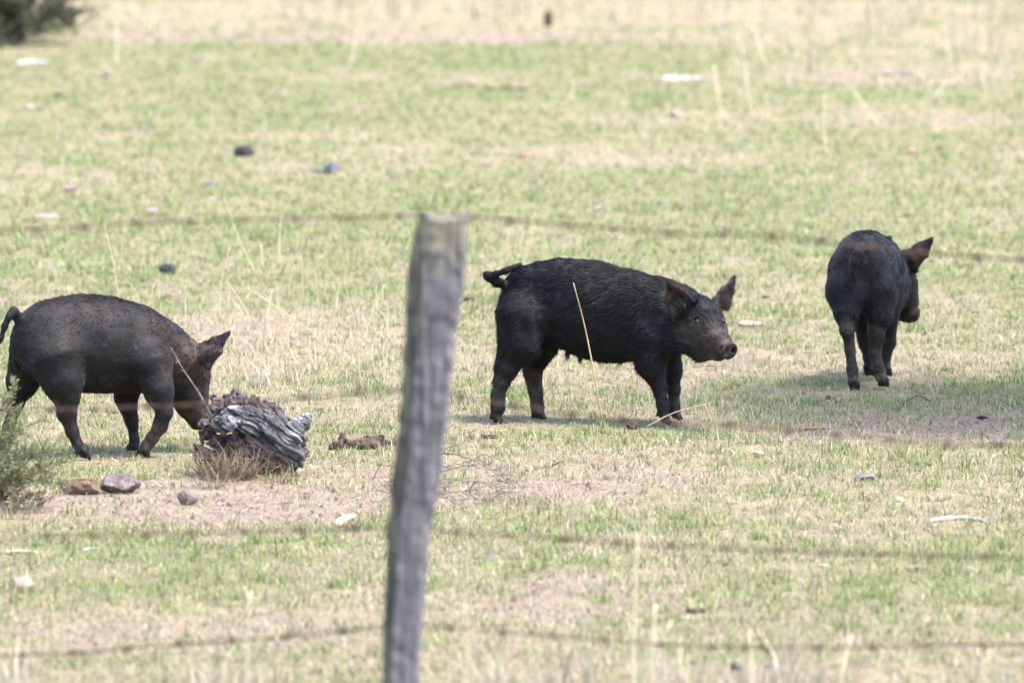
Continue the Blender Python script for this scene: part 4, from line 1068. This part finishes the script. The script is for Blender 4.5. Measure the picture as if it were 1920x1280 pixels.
# ------------------------------------------------------------------ shrubs and the shade tree
M_LEAF = col_mat('shrub_leaf', rough=.6, transl=.25, spec=.25)
M_STEM = stone_mat('shrub_stem', (.07, .055, .045), (.13, .105, .085), (.2, .17, .14), 40)
def shrub(base, tips, label, cols, leaf=(.012, .0022), per=260, twigs=16, r0=.006, spread=.07, name='shrub', cat='shrub', drybase=0):
    root = empty(name, tuple(base)); tag(root, label, cat)
    st, lv, lf, lc, k0 = [], [], [], [], 0
    for tp in tips:
        tp = np.array(tp); mid = (base + tp) / 2 + rng.normal(0, .03, 3) + np.array([0, 0, .03])
        path = spline([base + rng.normal(0, .012, 3) * np.array([1, 1, 0]), mid, tp], 14)
        st.append(tube(path, np.linspace(r0, r0 * .25, 14), 5))
        L = np.linalg.norm(tp - base)
        for _ in range(twigs):
            i = rng.integers(4, 14); d = path[i] - path[i - 1]; d /= np.linalg.norm(d)
            d = d * .8 + rng.normal(0, .5, 3) + np.array([0, 0, .25]); d /= np.linalg.norm(d)
            l = spread * rng.uniform(.5, 1.4); e = path[i] + d * l
            st.append(tube([path[i], path[i] + d * l * .5, e + np.array([0, 0, .006])], [r0 * .25, r0 * .2, r0 * .12], 4))
            n = max(4, per // twigs); t = rng.uniform(.05, 1.05, n)[:, None]
            p = path[i] + d * l * t + rng.normal(0, .003, (n, 3))
            dd = d * .8 + rng.normal(0, .6, (n, 3)) + np.array([0, 0, .2]); dd /= np.linalg.norm(dd, axis=1)[:, None]
            sd = np.cross(dd, rng.normal(0, 1, (n, 3))); sd /= np.linalg.norm(sd, axis=1)[:, None]
            ll = leaf[0] * rng.uniform(.6, 1.4, (n, 1)); ww = leaf[1] * rng.uniform(.7, 1.3, (n, 1))
            V = np.stack([p, p + dd * ll * .5 + sd * ww, p + dd * ll, p + dd * ll * .5 - sd * ww], 1).reshape(-1, 3)
            f = (np.arange(n)[:, None] * 4 + np.array([[0, 1, 2, 3]])) + k0; k0 += 4 * n
            low = np.clip(1 - (path[i][2] - base[2]) / .16, 0, 1) * drybase
            c = np.array(cols)[rng.integers(0, len(cols), n)] * rng.uniform(.7, 1.3, (n, 1))
            isd = rng.uniform(0, 1, n) < low; c[isd] = np.array([.26, .19, .14]) * rng.uniform(.7, 1.2)
            lv.append(V); lf.append(f); lc.append(np.repeat(c, 4, 0))
    mesh_obj('stem', *join(st), M_STEM, root)
    mesh_obj('foliage', np.concatenate(lv), np.concatenate(lf), M_LEAF, root, smooth=False, col=np.concatenate(lc))
Yb = GY(955); sb = P(-70, 955, Yb); sb[2] = 0
tips = [P(u, v, Yb + d) for u, v, d in [(24, 735, 0), (-20, 725, .05), (-70, 715, 0), (-120, 735, .05), (12, 745, -.1), (30, 780, .08), (48, 800, -.05), (20, 830, .1), (95, 842, .02), (122, 850, -.03), (108, 872, .08),
        (104, 905, -.05), (70, 900, .05), (60, 860, -.1), (75, 938, 0), (40, 900, -.12), (30, 940, -.15), (70, 950, .05), (-150, 780, .1), (-160, 850, -.1), (-20, 800, -.15), (0, 870, -.18), (-60, 780, .15)]]
shrub(sb, tips, 'fine leafed olive green shrub standing before the hind legs of the feeding pig', [[.17, .2, .085], [.22, .24, .11], [.14, .165, .075], [.29, .29, .15]], per=640, twigs=22, drybase=.5, leaf=(.014, .0019), r0=.004, spread=.055)
clump(0, 965, 60, 40, 120, 'dead brown grass under the olive green shrub', cols=[[.26, .19, .14], [.34, .26, .18], [.2, .15, .11]], w=1.8, fan=.8)
Yf = GY(84); fb = P(20, 84, Yf); fb[2] = 0
tips = []
for i in range(64):
    a, e, l = rng.uniform(0, 6.283), rng.uniform(.05, 1.45), rng.uniform(.35, .6)
    tips.append(fb + np.array([math.cos(a) * math.cos(e), math.sin(a) * math.cos(e), math.sin(e) * 1.5]) * l)
shrub(fb, tips, 'dense dark grey green bush far off on the edge of the bare track', [[.095, .105, .065], [.12, .13, .08], [.15, .155, .1], [.07, .075, .048]], leaf=(.028, .006), per=420, twigs=22, r0=.01, spread=.12)

def shade_tree():
    tgt = G(1720, 768); ch = 2.75
    c = tgt + SUN / SUN[2] * ch
    base = np.array([c[0] + 1.5, c[1] + .2, 0.0])
    root = empty('shade_tree', tuple(base)); tag(root, 'spreading leafy tree beside the paddock whose shade falls by the pigs', 'tree')
    trunk = spline([base, base + np.array([.06, .03, 1.3]), base + np.array([-.15, 0, 2.6]), base + np.array([-.3, .05, 4.6])], 16)
    parts = [tube(trunk, np.linspace(.17, .05, 16), 10, rough=.08)]
    lv, lc = [], []
    for i in range(80):
        p = rng.normal(0, 1, 3); p /= np.linalg.norm(p); p *= rng.uniform(.35, 1) ** .5
        e = c + p * np.array([1.15, 1.25, .5]) + np.array([.35, 0, .2])
        s = trunk[rng.integers(6, 15)]
        parts.append(tube(spline([s, (s + e) / 2 + np.array([0, 0, .15]), e], 7), np.linspace(.03, .006, 7), 5))
        n = 150; q = e + rng.normal(0, .24, (n, 3)) * np.array([1, 1, .7])
        dd = rng.normal(0, .6, (n, 3)) + np.array([0, 0, -.5]); dd /= np.linalg.norm(dd, axis=1)[:, None]
        sd = np.cross(dd, rng.normal(0, 1, (n, 3))); sd /= np.linalg.norm(sd, axis=1)[:, None]
        lv.append(np.stack([q, q + dd * .05 + sd * .014, q + dd * .11, q + dd * .05 - sd * .014], 1).reshape(-1, 3))
        lc.append(np.repeat(np.array([[.08, .1, .05]]) * rng.uniform(.7, 1.3, (n, 1)), 4, 0))
    mesh_obj('trunk', *join(parts), M_STEM, root)
    V = np.concatenate(lv); mesh_obj('crown', V, np.arange(len(V)).reshape(-1, 4), M_LEAF, root, smooth=False, col=np.concatenate(lc))
shade_tree()
